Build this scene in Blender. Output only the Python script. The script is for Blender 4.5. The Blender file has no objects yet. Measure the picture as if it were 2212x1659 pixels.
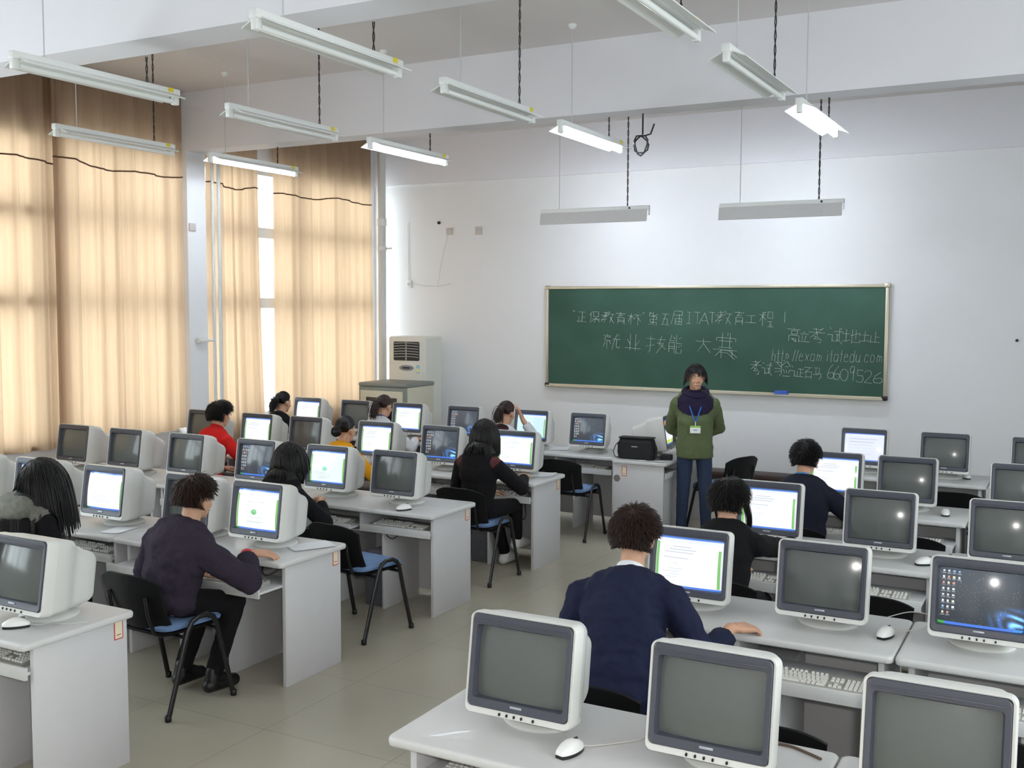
import bpy, bmesh, math, random
import numpy as np
from mathutils import Vector, Matrix
sc = bpy.context.scene
COL = sc.collection
PI = math.pi

# ------------------------------------------------------------------ camera
CAM_LOC = Vector((1.2718, -0.0784, 2.1964))
YAW, PITCH, ROLL, FPX = 0.4968, 0.0724, 0.0035, 2271.39
def _basis():
    cy, sy = math.cos(YAW), math.sin(YAW)
    f = Vector((-sy*math.cos(PITCH), cy*math.cos(PITCH), -math.sin(PITCH)))
    r = Vector((cy, sy, 0)); u = r.cross(f)
    return r*math.cos(ROLL)+u*math.sin(ROLL), u*math.cos(ROLL)-r*math.sin(ROLL), f
_r, _u, _f = _basis()
cam_d = bpy.data.cameras.new('camera'); cam = bpy.data.objects.new('camera', cam_d); COL.objects.link(cam)
cam_d.sensor_fit = 'HORIZONTAL'; cam_d.sensor_width = 36.0; cam_d.lens = 36.0*FPX/2212.0
cam_d.clip_start = 0.05; cam_d.clip_end = 200
cam.matrix_world = Matrix(((_r.x,_u.x,-_f.x,CAM_LOC.x),(_r.y,_u.y,-_f.y,CAM_LOC.y),(_r.z,_u.z,-_f.z,CAM_LOC.z),(0,0,0,1)))
sc.camera = cam

# ------------------------------------------------------------------ colour management, world, lights
vs = sc.view_settings
sc.display_settings.display_device = 'sRGB'
vs.view_transform = 'Standard'; vs.look = 'None'; vs.gamma = 1.0; vs.use_curve_mapping = False
vs.exposure = 0.30
sc.cycles.use_denoising = True
sc.cycles.max_bounces = 10; sc.cycles.diffuse_bounces = 5; sc.cycles.transparent_max_bounces = 12
sc.cycles.sample_clamp_indirect = 6.0
SKY = 6.5            # bright overcast sky outside the windows
TUBE = 72.0          # lit fluorescent tubes
FLASH = 122.0         # camera flash, watts
w = bpy.data.worlds.new('overcast_sky'); sc.world = w; w.use_nodes = True
bg = w.node_tree.nodes['Background']; bg.inputs[0].default_value = (0.91, 0.96, 1.0, 1); bg.inputs[1].default_value = SKY
def portal(name, loc, rot, sx, sy):
    l = bpy.data.lights.new(name, 'AREA'); l.shape = 'RECTANGLE'; l.size = sx; l.size_y = sy; l.cycles.is_portal = True
    o = bpy.data.objects.new(name, l); COL.objects.link(o); o.location = loc; o.rotation_euler = rot
for k, (ya, yb) in enumerate(((-1.6, 1.0), (1.4, 4.45), (4.85, 7.93), (8.27, 11.43))):
    portal('window_daylight', (-7.33, (ya+yb)/2, 2.35), (0, -PI/2, 0), 2.8, yb-ya)
for k, (ya, yb) in enumerate(((0.2, 3.4), (4.0, 7.2))):  # portals for unseen right-wall windows, added to brighten the room from that side
    portal('added_right_daylight', (4.43, (ya+yb)/2, 2.45), (0, PI/2, 0), 1.7, yb-ya)
fl = bpy.data.lights.new('camera_flash', 'POINT'); fl.energy = FLASH; fl.shadow_soft_size = 0.03; fl.color = (1, 0.97, 0.93)
flo = bpy.data.objects.new('camera_flash', fl); COL.objects.link(flo); flo.location = CAM_LOC + _r*0.06 + _u*0.09 + _f*0.0

# ------------------------------------------------------------------ materials
def lin(c):
    return tuple(((v/255.0)/12.92 if v/255.0 <= 0.04045 else ((v/255.0+0.055)/1.055)**2.4) for v in c)
MATS = {}
def mat(name, rgb, rough=0.5, metal=0.0, noise=0.06, scale=30.0, bump=0.0, bscale=200.0, spec=0.5, emit=None, estr=0.0, coat=0.0, sheen=0.0):
    """procedural principled material: base colour broken up by noise, optional bump"""
    if name in MATS: return MATS[name]
    m = bpy.data.materials.new(name); m.use_nodes = True; nt = m.node_tree; N = nt.nodes; L = nt.links
    b = N['Principled BSDF']; c = lin(rgb)
    tc = N.new('ShaderNodeTexCoord')
    nz = N.new('ShaderNodeTexNoise'); nz.inputs['Scale'].default_value = scale; nz.inputs['Detail'].default_value = 4
    L.new(tc.outputs['Object'], nz.inputs['Vector'])
    mx = N.new('ShaderNodeMix'); mx.data_type = 'RGBA'
    mx.inputs[6].default_value = (*[v*(1-noise) for v in c], 1); mx.inputs[7].default_value = (*[min(1, v*(1+noise)) for v in c], 1)
    L.new(nz.outputs[0], mx.inputs[0]); L.new(mx.outputs[2], b.inputs['Base Color'])
    b.inputs['Roughness'].default_value = rough; b.inputs['Metallic'].default_value = metal
    b.inputs['Specular IOR Level'].default_value = spec; b.inputs['Coat Weight'].default_value = coat
    if sheen: b.inputs['Sheen Weight'].default_value = sheen
    if bump:
        n2 = N.new('ShaderNodeTexNoise'); n2.inputs['Scale'].default_value = bscale; n2.inputs['Detail'].default_value = 3
        L.new(tc.outputs['Object'], n2.inputs['Vector'])
        bp = N.new('ShaderNodeBump'); bp.inputs['Strength'].default_value = bump; bp.inputs['Distance'].default_value = 0.01
        L.new(n2.outputs[0], bp.inputs['Height']); L.new(bp.outputs[0], b.inputs['Normal'])
    if emit:
        b.inputs['Emission Color'].default_value = (*lin(emit), 1); b.inputs['Emission Strength'].default_value = estr
    MATS[name] = m; return m

M_WALL = mat('painted_wall', (226, 226, 228), 0.85, noise=0.02, scale=3, bump=0.05, bscale=60)
M_CEIL = mat('ceiling_paint', (214, 210, 210), 0.9, noise=0.02, scale=3, bump=0.05, bscale=60)
M_BEAM = mat('beam_paint', (222, 221, 226), 0.9, noise=0.02, scale=3)
M_DESK = mat('desk_laminate', (204, 204, 203), 0.38, noise=0.03, scale=8, coat=0.05)
M_PANEL = mat('desk_panel_laminate', (203, 202, 204), 0.5, noise=0.03, scale=9)
M_EDGE = mat('desk_edge_band', (190, 192, 194), 0.5)
M_CASE = mat('monitor_case_plastic', (214, 214, 210), 0.42, noise=0.02, bump=0.03, bscale=600)
M_BEZEL = mat('monitor_bezel_plastic', (70, 72, 82), 0.42, noise=0.04)
M_BLACKP = mat('black_plastic', (16, 16, 18), 0.4, noise=0.1)
M_CHAIRB = mat('chair_black_shell', (9, 9, 11), 0.55, noise=0.1, bump=0.05, bscale=300, spec=0.25)
M_CHAIRF = mat('chair_black_tube', (14, 14, 16), 0.35, noise=0.1)
M_CHAIRS = mat('chair_blue_fabric', (104, 132, 172), 0.9, noise=0.14, scale=120, bump=0.25, bscale=700)
M_KEYB = mat('keyboard_beige_base', (162, 160, 152), 0.5)
M_KEYS = mat('keyboard_white_keys', (216, 215, 210), 0.5)
M_MOUSE = mat('mouse_white_plastic', (232, 232, 230), 0.28, noise=0.02)
M_MOUSEB = mat('mouse_black_plastic', (22, 22, 24), 0.35)
M_CABLE = mat('pale_cable', (205, 202, 196), 0.5)
M_DCABLE = mat('dark_cable', (30, 26, 26), 0.6)
M_METALW = mat('white_enamel_metal', (224, 226, 224), 0.35, noise=0.02)
M_REFL = mat('lamp_reflector_enamel', (226, 228, 226), 0.32, noise=0.02)
M_TUBEOFF = mat('unlit_tube_glass', (232, 234, 232), 0.18, noise=0.01)
M_STICK = mat('yellow_sticker', (214, 196, 40), 0.6)
M_ALU = mat('aluminium_frame', (196, 188, 168), 0.35, metal=0.55, noise=0.06)
M_PAPER = mat('white_paper', (236, 238, 242), 0.8, noise=0.02)
M_SKIN = mat('skin', (196, 150, 122), 0.55, noise=0.06, scale=40, bump=0.04, bscale=300)
M_LIP = mat('lip_skin', (158, 98, 88), 0.5)
M_EYEW = mat('eye_white', (220, 216, 210), 0.3)
M_EYED = mat('eye_dark', (20, 14, 12), 0.2)
M_HAIR = mat('black_hair', (14, 11, 11), 0.42, noise=0.3, scale=90, spec=0.4)
M_HAIRB = mat('dark_brown_hair', (42, 26, 20), 0.42, noise=0.3, scale=90, spec=0.4)
M_FLOORDARK = mat('dark_wood', (52, 36, 34), 0.5, noise=0.2, scale=14)

def emissive(name, rgb, s):
    m = bpy.data.materials.new(name); m.use_nodes = True; nt = m.node_tree; b = nt.nodes['Principled BSDF']
    nz = nt.nodes.new('ShaderNodeTexNoise'); nz.inputs['Scale'].default_value = 4
    mr = nt.nodes.new('ShaderNodeMapRange'); mr.inputs['To Min'].default_value = s*0.97; mr.inputs['To Max'].default_value = s*1.03
    nt.links.new(nz.outputs[0], mr.inputs[0]); nt.links.new(mr.outputs[0], b.inputs['Emission Strength'])
    b.inputs['Base Color'].default_value = (0.8, 0.8, 0.8, 1); b.inputs['Emission Color'].default_value = (*lin(rgb), 1)
    return m
M_TUBEON = emissive('lit_tube', (232, 243, 255), TUBE)

def floor_mat():
    m = bpy.data.materials.new('polished_floor_tiles'); m.use_nodes = True; nt = m.node_tree; N = nt.nodes; L = nt.links
    b = N['Principled BSDF']; tc = N.new('ShaderNodeTexCoord')
    br = N.new('ShaderNodeTexBrick'); br.offset = 0.0; br.squash = 1.0
    br.inputs['Scale'].default_value = 1.0; br.inputs['Brick Width'].default_value = 0.8; br.inputs['Row Height'].default_value = 0.8
    br.inputs['Mortar Size'].default_value = 0.0025; br.inputs['Mortar Smooth'].default_value = 0.2
    br.inputs['Color1'].default_value = (*lin((200, 194, 174)), 1); br.inputs['Color2'].default_value = (*lin((197, 191, 172)), 1)
    br.inputs['Mortar'].default_value = (*lin((158, 152, 136)), 1)
    L.new(tc.outputs['Object'], br.inputs['Vector'])
    n1 = N.new('ShaderNodeTexNoise'); n1.inputs['Scale'].default_value = 160; n1.inputs['Detail'].default_value = 3
    n2 = N.new('ShaderNodeTexNoise'); n2.inputs['Scale'].default_value = 2.2; n2.inputs['Detail'].default_value = 3
    L.new(tc.outputs['Object'], n1.inputs['Vector']); L.new(tc.outputs['Object'], n2.inputs['Vector'])
    mx = N.new('ShaderNodeMix'); mx.data_type = 'RGBA'; mx.blend_type = 'MULTIPLY'; mx.inputs[0].default_value = 0.28
    L.new(br.outputs[0], mx.inputs[6]); L.new(n1.outputs[0], mx.inputs[7])
    m2 = N.new('ShaderNodeMix'); m2.data_type = 'RGBA'; m2.blend_type = 'MULTIPLY'; m2.inputs[0].default_value = 0.2
    L.new(mx.outputs[2], m2.inputs[6]); L.new(n2.outputs[0], m2.inputs[7]); L.new(m2.outputs[2], b.inputs['Base Color'])
    b.inputs['Roughness'].default_value = 0.24
    mr = N.new('ShaderNodeMapRange'); mr.inputs['To Min'].default_value = 0.26; mr.inputs['To Max'].default_value = 0.32
    L.new(n2.outputs[0], mr.inputs[0]); L.new(mr.outputs[0], b.inputs['Roughness'])
    return m
M_FLOOR = floor_mat()

def curtain_mat():
    m = bpy.data.materials.new('curtain_cloth'); m.use_nodes = True; nt = m.node_tree; N = nt.nodes; L = nt.links
    N.remove(N['Principled BSDF']); out = N['Material Output']; tc = N.new('ShaderNodeTexCoord')
    mp = N.new('ShaderNodeMapping'); mp.inputs['Scale'].default_value = (60, 60, 4); L.new(tc.outputs['Object'], mp.inputs[0])
    nz = N.new('ShaderNodeTexNoise'); nz.inputs['Scale'].default_value = 1.0; nz.inputs['Detail'].default_value = 3; L.new(mp.outputs[0], nz.inputs['Vector'])
    def tint(a, c):
        x = N.new('ShaderNodeMix'); x.data_type = 'RGBA'; x.inputs[6].default_value = (*lin(a), 1); x.inputs[7].default_value = (*lin(c), 1)
        L.new(nz.outputs[0], x.inputs[0]); return x.outputs[2]
    d = N.new('ShaderNodeBsdfDiffuse'); L.new(tint((158, 136, 116), (172, 150, 128)), d.inputs[0])
    t = N.new('ShaderNodeBsdfTranslucent'); L.new(tint((172, 146, 118), (184, 157, 129)), t.inputs[0])
    mx = N.new('ShaderNodeMixShader'); mx.inputs[0].default_value = 0.45
    L.new(d.outputs[0], mx.inputs[1]); L.new(t.outputs[0], mx.inputs[2]); L.new(mx.outputs[0], out.inputs[0])
    return m
M_CURT = curtain_mat()
M_CORD = mat('curtain_brown_cord', (92, 62, 44), 0.8)

def glass_mat():
    m = bpy.data.materials.new('window_glass'); m.use_nodes = True; nt = m.node_tree; N = nt.nodes; L = nt.links
    N.remove(N['Principled BSDF']); out = N['Material Output']
    t = N.new('ShaderNodeBsdfTransparent'); t.inputs[0].default_value = (0.93, 0.96, 0.96, 1)
    g = N.new('ShaderNodeBsdfGlossy'); g.inputs['Roughness'].default_value = 0.02
    fr = N.new('ShaderNodeFresnel'); fr.inputs[0].default_value = 1.45
    ge = N.new('ShaderNodeNewGeometry'); sb = N.new('ShaderNodeMath'); sb.operation = 'SUBTRACT'; sb.inputs[0].default_value = 1.0; L.new(ge.outputs['Backfacing'], sb.inputs[1])
    mu = N.new('ShaderNodeMath'); mu.operation = 'MULTIPLY'; L.new(fr.outputs[0], mu.inputs[0]); L.new(sb.outputs[0], mu.inputs[1])
    mx = N.new('ShaderNodeMixShader'); L.new(mu.outputs[0], mx.inputs[0]); L.new(t.outputs[0], mx.inputs[1]); L.new(g.outputs[0], mx.inputs[2])
    L.new(mx.outputs[0], out.inputs[0]); return m
M_GLASS = glass_mat()

def board_mat():
    m = bpy.data.materials.new('green_chalkboard'); m.use_nodes = True; nt = m.node_tree; N = nt.nodes; L = nt.links
    b = N['Principled BSDF']; tc = N.new('ShaderNodeTexCoord')
    n1 = N.new('ShaderNodeTexNoise'); n1.inputs['Scale'].default_value = 1.6; n1.inputs['Detail'].default_value = 6
    n2 = N.new('ShaderNodeTexNoise'); n2.inputs['Scale'].default_value = 140
    for n in (n1, n2): L.new(tc.outputs['Object'], n.inputs['Vector'])
    ad = N.new('ShaderNodeMath'); ad.operation = 'MULTIPLY_ADD'; ad.inputs[1].default_value = 0.35; L.new(n2.outputs[0], ad.inputs[0]); L.new(n1.outputs[0], ad.inputs[2])
    cr = N.new('ShaderNodeValToRGB'); cr.color_ramp.elements[0].position = 0.35; cr.color_ramp.elements[1].position = 0.95
    cr.color_ramp.elements[0].color = (*lin((22, 60, 46)), 1); cr.color_ramp.elements[1].color = (*lin((50, 86, 72)), 1)
    L.new(ad.outputs[0], cr.inputs[0]); L.new(cr.outputs[0], b.inputs['Base Color']); b.inputs['Roughness'].default_value = 0.7
    return m
M_BOARD = board_mat()
M_CHALK = mat('chalk_dust', (226, 232, 226), 0.95, noise=0.2, scale=300)

# ------------------------------------------------------------------ mesh building
class MB:
    def __init__(s): s.v = []; s.f = []; s.m = []
    def add(s, vs, fs, m=0):
        o = len(s.v); s.v.extend([tuple(p) for p in vs]); s.f.extend([tuple(i+o for i in f) for f in fs]); s.m.extend([m]*len(fs)); return s
    def box(s, x0, x1, y0, y1, z0, z1, bev=0.0, m=0, seg=2, xf=None):
        if bev <= 0:
            vs = [(x0,y0,z0),(x1,y0,z0),(x1,y1,z0),(x0,y1,z0),(x0,y0,z1),(x1,y0,z1),(x1,y1,z1),(x0,y1,z1)]
            fs = [(0,3,2,1),(4,5,6,7),(0,1,5,4),(1,2,6,5),(2,3,7,6),(3,0,4,7)]
        else:
            bm = bmesh.new(); bmesh.ops.create_cube(bm, size=1.0)
            for v in bm.verts: v.co = Vector(((x0+x1)/2+v.co.x*(x1-x0), (y0+y1)/2+v.co.y*(y1-y0), (z0+z1)/2+v.co.z*(z1-z0)))
            bmesh.ops.bevel(bm, geom=bm.edges[:]+bm.verts[:], offset=bev, segments=seg, profile=0.5, affect='EDGES')
            bm.verts.index_update(); vs = [v.co.copy() for v in bm.verts]; fs = [[v.index for v in f.verts] for f in bm.faces]; bm.free()
        if xf is not None: vs = [xf @ Vector(v) for v in vs]
        return s.add(vs, fs, m)
    def loft(s, rings, caps=True, closed=True, m=0):
        n = len(rings[0]); vs = [p for r in rings for p in r]; fs = []
        for i in range(len(rings)-1):
            for j in range(n if closed else n-1):
                k = (j+1) % n
                fs.append((i*n+j, i*n+k, (i+1)*n+k, (i+1)*n+j))
        if caps and closed:
            fs.append(tuple(range(n-1, -1, -1))); fs.append(tuple((len(rings)-1)*n+j for j in range(n)))
        return s.add(vs, fs, m)
    def tube(s, pts, r, n=8, caps=True, m=0, sq=1.0):
        pts = [Vector(p) for p in pts]; rs = list(r) if hasattr(r, '__len__') else [r]*len(pts)
        rings = []; t0 = (pts[1]-pts[0]).normalized()
        up = Vector((0,0,1)) if abs(t0.z) < 0.9 else Vector((1,0,0))
        nx = t0.cross(up).normalized()
        for i, p in enumerate(pts):
            a = pts[max(0,i-1)]; b = pts[min(len(pts)-1,i+1)]
            t = (b-a).normalized() if (b-a).length > 1e-9 else t0
            nx = (nx - t*nx.dot(t)); nx = nx.normalized() if nx.length > 1e-6 else t.orthogonal().normalized()
            ny = t.cross(nx)
            rings.append([p + nx*(rs[i]*math.cos(2*PI*k/n)) + ny*(rs[i]*sq*math.sin(2*PI*k/n)) for k in range(n)])
        return s.loft(rings, caps, True, m)
    def lathe(s, prof, n=24, c=(0,0,0), m=0, sx=1.0, sy=1.0):
        rings = [[(c[0]+r*sx*math.cos(2*PI*k/n), c[1]+r*sy*math.sin(2*PI*k/n), c[2]+z) for k in range(n)] for r, z in prof]
        return s.loft(rings, True, True, m)
    def ell(s, c, r, R=None, nu=16, nv=10, m=0):
        c = Vector(c); vs = []; fs = []
        for i in range(nv+1):
            th = PI*i/nv
            for j in range(nu):
                ph = 2*PI*j/nu
                d = Vector((r[0]*math.sin(th)*math.cos(ph), r[1]*math.sin(th)*math.sin(ph), r[2]*math.cos(th)))
                vs.append(c + (R @ d if R else d))
        for i in range(nv):
            for j in range(nu):
                k = (j+1) % nu
                if i == 0: fs.append((0+j*0, (i+1)*nu+j, (i+1)*nu+k) if True else None)
                elif i == nv-1: fs.append((i*nu+j, nv*nu, i*nu+k))
                else: fs.append((i*nu+j, (i+1)*nu+j, (i+1)*nu+k, i*nu+k))
        return s.add(vs, fs, m)
    def cap(s, a, b, ra, rb=None, n=12, flat_a=False, flat_b=False, sq=1.0):
        """tapered capsule (round or flat ends)"""
        rb = ra if rb is None else rb; a = Vector(a); b = Vector(b); t = (b-a); L = t.length
        if L < 1e-6: return s.ell(a, (ra,ra,ra))
        t /= L; pts = []; rs = []
        if not flat_a:
            for k in range(4):
                th = PI/2*(1-k/4.0); pts.append(a - t*(ra*math.sin(th))); rs.append(max(1e-4, ra*math.cos(th)))
        pts.append(a); rs.append(ra); pts.append(a+t*L*0.5); rs.append((ra+rb)/2); pts.append(b); rs.append(rb)
        if not flat_b:
            for k in range(1, 5):
                th = PI/2*(k/4.0); pts.append(b + t*(rb*math.sin(th))); rs.append(max(1e-4, rb*math.cos(th)))
        return s.tube(pts, rs, n, True, 0, sq)
    def mesh(s, name, mats, smooth=True, angle=40):
        me = bpy.data.meshes.new(name); me.from_pydata(s.v, [], s.f)
        mats = mats if isinstance(mats, (list, tuple)) else [mats]
        for mm in mats: me.materials.append(mm)
        if len(mats) > 1: me.polygons.foreach_set('material_index', s.m)
        bm = bmesh.new(); bm.from_mesh(me)
        bmesh.ops.recalc_face_normals(bm, faces=bm.faces[:])
        if smooth:
            ca = math.radians(angle)
            for f in bm.faces: f.smooth = True
            for e in bm.edges:
                if len(e.link_faces) == 2 and e.calc_face_angle(0) > ca: e.smooth = False
        bm.to_mesh(me); bm.free(); me.update(); return me
    def build(s, name, mats, parent=None, smooth=True, angle=40, loc=None):
        o = bpy.data.objects.new(name, s.mesh(name, mats, smooth, angle)); COL.objects.link(o)
        if parent is not None: o.parent = parent
        if loc is not None: o.location = loc
        return o

def tag(o, label=None, cat=None, group=None, kind=None):
    if label: o['label'] = label
    if cat: o['category'] = cat
    if group: o['group'] = group
    if kind: o['kind'] = kind
    return o
def thing(name, label, cat, loc=(0,0,0), rz=0.0, group=None):
    o = bpy.data.objects.new(name, None); COL.objects.link(o); o.empty_display_size = 0.1
    o.location = loc; o.rotation_euler = (0,0,rz); return tag(o, label, cat, group)
def struct(name, mb, m, smooth=False):
    return tag(mb.build(name, m, None, smooth), kind='structure')
def dup(root, loc, rz, label, group=None):
    r = root.copy(); COL.objects.link(r); r.location = loc; r.rotation_euler = (0,0,rz); r['label'] = label
    if group: r['group'] = group
    for ch in list(root.children):
        c = ch.copy(); COL.objects.link(c); c.parent = r
        for g in list(ch.children):
            d = g.copy(); COL.objects.link(d); d.parent = c
    return r
def rrect(x0, x1, z0, z1, r, y, n=4):
    pts = []
    for cx, cz, a0 in ((x1-r,z1-r,0),(x0+r,z1-r,PI/2),(x0+r,z0+r,PI),(x1-r,z0+r,1.5*PI)):
        for k in range(n+1):
            a = a0+PI/2*k/n; pts.append((cx+r*math.cos(a), y, cz+r*math.sin(a)))
    return pts
# ------------------------------------------------------------------ the room
XL, XR, YF, YB, ZC = -7.10, 4.20, 11.50, -2.40, 4.38
XP = -6.90                                     # inner face of the pillars
struct('floor', MB().box(XL-0.3, XR+0.3, YB-0.2, YF+0.2, -0.12, 0.0), M_FLOOR)
struct('ceiling', MB().box(XL-0.3, XR+0.3, YB-0.2, YF+0.2, ZC, ZC+0.15), M_CEIL)
struct('wall_front', MB().box(XL-0.3, XR+0.3, YF, YF+0.2, 0, ZC), M_WALL)
struct('wall_back', MB().box(XL-0.3, XR+0.3, YB-0.2, YB, 0, ZC), M_WALL)
mb = MB(); OPEN = ((-1.6, 1.0), (1.4, 4.45), (4.85, 7.93), (8.27, 11.43)); SILL, HEAD = 0.92, 3.76
mb.box(XL-0.25, XL, YB, YF, 0, SILL); mb.box(XL-0.25, XL, YB, YF, HEAD, ZC)
ye = YB
for a, b in OPEN: mb.box(XL-0.25, XL, ye, a, SILL, HEAD); ye = b
mb.box(XL-0.25, XL, ye, YF, SILL, HEAD)
struct('wall_left', mb, M_WALL)
mb = MB(); RO = ((0.2, 3.4), (4.0, 7.2)); mb.box(XR, XR+0.2, YB, YF, 0, 1.6); mb.box(XR, XR+0.2, YB, YF, 3.3, ZC)  # right-wall openings are out of view, added to let in light
ye = YB
for a, b in RO: mb.box(XR, XR+0.2, ye, a, 1.6, 3.3); ye = b
mb.box(XR, XR+0.2, ye, YF, 1.6, 3.3)
struct('wall_right', mb, M_WALL)
for k, (a, b) in enumerate(((4.50, 4.80), (7.95, 8.21), (1.05, 1.35))):
    struct('trim_%d' % (k+1), MB().box(XL, XR, a, b, 3.79, ZC), M_BEAM)          # ceiling beams
struct('trim_4', MB().box(XL, XR, YF-0.03, YF, 3.79, ZC), M_BEAM)                # beam set in the front wall
for k, (a, b) in enumerate(((4.50, 4.80), (7.95, 8.21), (1.05, 1.35))):
    struct('trim_%d' % (k+5), MB().box(XL, XP, a, b, 0, 3.79), M_WALL)           # pillars
def window(n, x, a, b, z0, z1, posts, rails, sgn):
    f = MB(); t = 0.05; d0, d1 = sorted((x, x+sgn*0.06))
    f.box(d0, d1, a, a+t, z0, z1); f.box(d0, d1, b-t, b, z0, z1); f.box(d0, d1, a, b, z0, z0+t); f.box(d0, d1, a, b, z1-t, z1)
    for p, wd in posts: f.box(d0, d1, p-wd/2, p+wd/2, z0, z1)
    for r in rails: f.box(d0-0.01, d1+0.01, a, b, r-0.06, r+0.06)
    o = struct('window_%d' % n, f, M_METALW)
    g = MB().box(x+sgn*0.025, x+sgn*0.031, a+t*0.5, b-t*0.5, z0+t*0.5, z1-t*0.5).build('pane', M_GLASS, o, False)
for k, (a, b) in enumerate(OPEN):
    posts = [(a+(b-a)*q, 0.06) for q in (0.25, 0.75)] + [((a+b)/2, 0.14)]
    window(k+1, XL-0.09, a, b, SILL, HEAD, posts, (2.24, 3.05), 1)
for k, (a, b) in enumerate(RO):  # unseen windows added in the right wall as an extra light source
    window(k+5, XR+0.08, a, b, 1.6, 3.3, [((a+b)/2, 0.06)], (), 1)
for k, (a, b) in enumerate(OPEN[2:]):
    struct('trim_%d' % (k+8), MB().box(XL, XL+0.03, a, b, SILL-0.03, SILL), M_WALL)   # window sills

# ------------------------------------------------------------------ curtains
def curtain(label, y0, y1, nf, x, zb, amp, seed, splay=0.0, gather=None, zt=4.36):
    rnd = random.Random(seed); ny, nz = nf*22, 40
    ph = [rnd.uniform(-1.3, 1.3) for _ in range(nf+1)]; am = [rnd.uniform(0.55, 1.15) for _ in range(nf+1)]
    def surf(u, zz):
        q = (zt-zz)/(zt-zb); k = u*nf; i = min(nf-1, int(k)); fr = k-i
        a = am[i]*(1-fr)+am[i+1]*fr; p = ph[i]*(1-fr)+ph[i+1]*fr
        dx = amp*a*math.sin(2*PI*k + p*(1.2+0.8*q)) + amp*0.26*math.sin(5.3*PI*k+3*p+q*1.1) + amp*0.05*math.sin(13.1*PI*k+5*p)
        y = y0+(y1-y0)*u + 0.012*math.sin(2*PI*k*1.0+1.2)
        if splay: y += splay*q**2*(u)
        if gather: y = y + gather(u, q)
        return (x+dx*(0.65+0.35*q), y, zz + (0.02*math.sin(5*u+seed) if zz < zb+0.001 else 0))
    m = MB(); th = 0.003
    rows = [[surf(j/ny, zt+(zb-zt)*i/nz) for j in range(ny+1)] for i in range(nz+1)]
    m.loft(rows, caps=False, closed=False)
    o = m.build('curtain', M_CURT, None, True, 180)
    tag(o, label, 'curtain', 'beige window curtains')
    c = MB(); pts = []
    for j in range(ny+1):
        u = j/ny; p = surf(u, 3.52+0.022*math.sin(2.1*u*nf/3+seed)+0.016*math.sin(5.3*u*nf/3)); pts.append((p[0]+0.005, p[1], p[2]))
    c.tube(pts, 0.008, 5); c.build('cord', M_CORD, o, True)
    return o
XC = XL+0.12
curtain('beige curtain hanging at the left edge of the picture, left of the dark overlap', 4.92, 6.52, 6, XC-0.05, 0.90, 0.034, 1)
curtain('beige curtain with brown cord, between the dark overlap and the white pillar', 6.36, 7.945, 7, XC+0.03, 0.92, 0.032, 2)
curtain('narrow beige curtain drawn aside beside the heating pipes, left of the bright gap', 8.30, 9.12, 5, XC, 0.55, 0.038, 3, splay=0.10)
curtain('wide beige curtain between the bright gap and the white drain pipe', 9.37, 11.22, 7, XC, 0.60, 0.030, 4, splay=0.05)

# ------------------------------------------------------------------ pipes, plates, wires on the walls
p = MB().tube([(-6.77, 11.20, 0.0), (-6.77, 11.20, ZC-0.002)], 0.052, 16)
pr = p.build('drain_pipe', mat('white_drain_pipe', (206, 208, 206), 0.4), None)
tag(pr, 'white vertical drain pipe in the front left corner by the wide curtain', 'pipe')
b = MB(); b.lathe([(0.062,0),(0.062,0.05)], 16, (-6.77, 11.20, 2.93)); b.box(-6.71, -6.62, 11.19, 11.21, 2.945, 2.965); b.build('clamp', M_METALW, pr)
MB().lathe([(0.062,0),(0.062,0.09)], 16, (-6.77, 11.20, 3.25)).build('coupling', M_METALW, pr)
for k, (y, rr, lab) in enumerate(((8.27, 0.016, 'thin white riser pipe against the pillar, the one nearer the pillar'), (8.36, 0.02, 'thin white riser pipe in front of the narrow curtain edge'))):
    q = MB().tube([(-6.86, y, 0.0), (-6.86, y, 3.79)], rr, 12).build('heating_pipe', mat('white_pipe_paint', (214, 216, 214), 0.4), None)
    tag(q, lab, 'pipe')
    if k == 0:
        MB().tube([(-6.86, y, 1.84), (-6.862, 8.10, 1.84)], 0.013, 10).tube([(-6.862, 8.16, 1.84), (-6.862, 8.03, 1.84)], 0.026, 10).build('valve', M_METALW, q)
def plate(name, label, cat, x, z, w_, h_, y=YF, mm=M_METALW):
    o = MB().box(x-w_/2, x+w_/2, y-0.014, y, z-h_/2, z+h_/2, 0.004).build(name, mm)
    MB().box(x-w_*0.2, x+w_*0.2, y-0.018, y-0.013, z-h_*0.2, z+h_*0.2).build('rocker', M_EDGE, o); return tag(o, label, cat)
M_PLATE = mat('aged_plate', (196, 186, 180), 0.5)
plate('socket_plate', 'small pale socket plate high on front wall, nearer the corner', 'socket', -5.92, 3.17, 0.10, 0.09, mm=M_PLATE)
plate('socket_plate', 'small grey socket plate high on front wall, nearer the chalkboard', 'socket', -5.49, 3.165, 0.10, 0.10, mm=M_PLATE)
sw = plate('wall_switch', 'white switch box with trailing wire above the air conditioner', 'switch', -6.55, 2.50, 0.085, 0.10)
MB().tube([(-6.55, YF-0.008, 2.55), (-6.555, YF-0.008, 2.8), (-6.56, YF-0.008, 3.3)], 0.003, 5).build('wire', M_EDGE, sw)
MB().tube([(-6.50, YF-0.008, 2.51), (-6.3, YF-0.008, 2.475), (-6.1, YF-0.008, 2.47), (-5.9, YF-0.008, 2.50)], 0.004, 5).tube([(-6.10, YF-0.008, 2.48), (-6.04, YF-0.008, 2.8), (-5.95, YF-0.008, 3.12)], 0.0025, 5).build('loose_wire', M_EDGE, sw)
tag(MB().tube([(-6.08, YF, 3.285), (-6.08, YF-0.02, 3.285)], 0.02, 10).build('wall_plug', M_BLACKP), 'small dark plug in the front wall left of the socket plates', 'plug')
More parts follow.
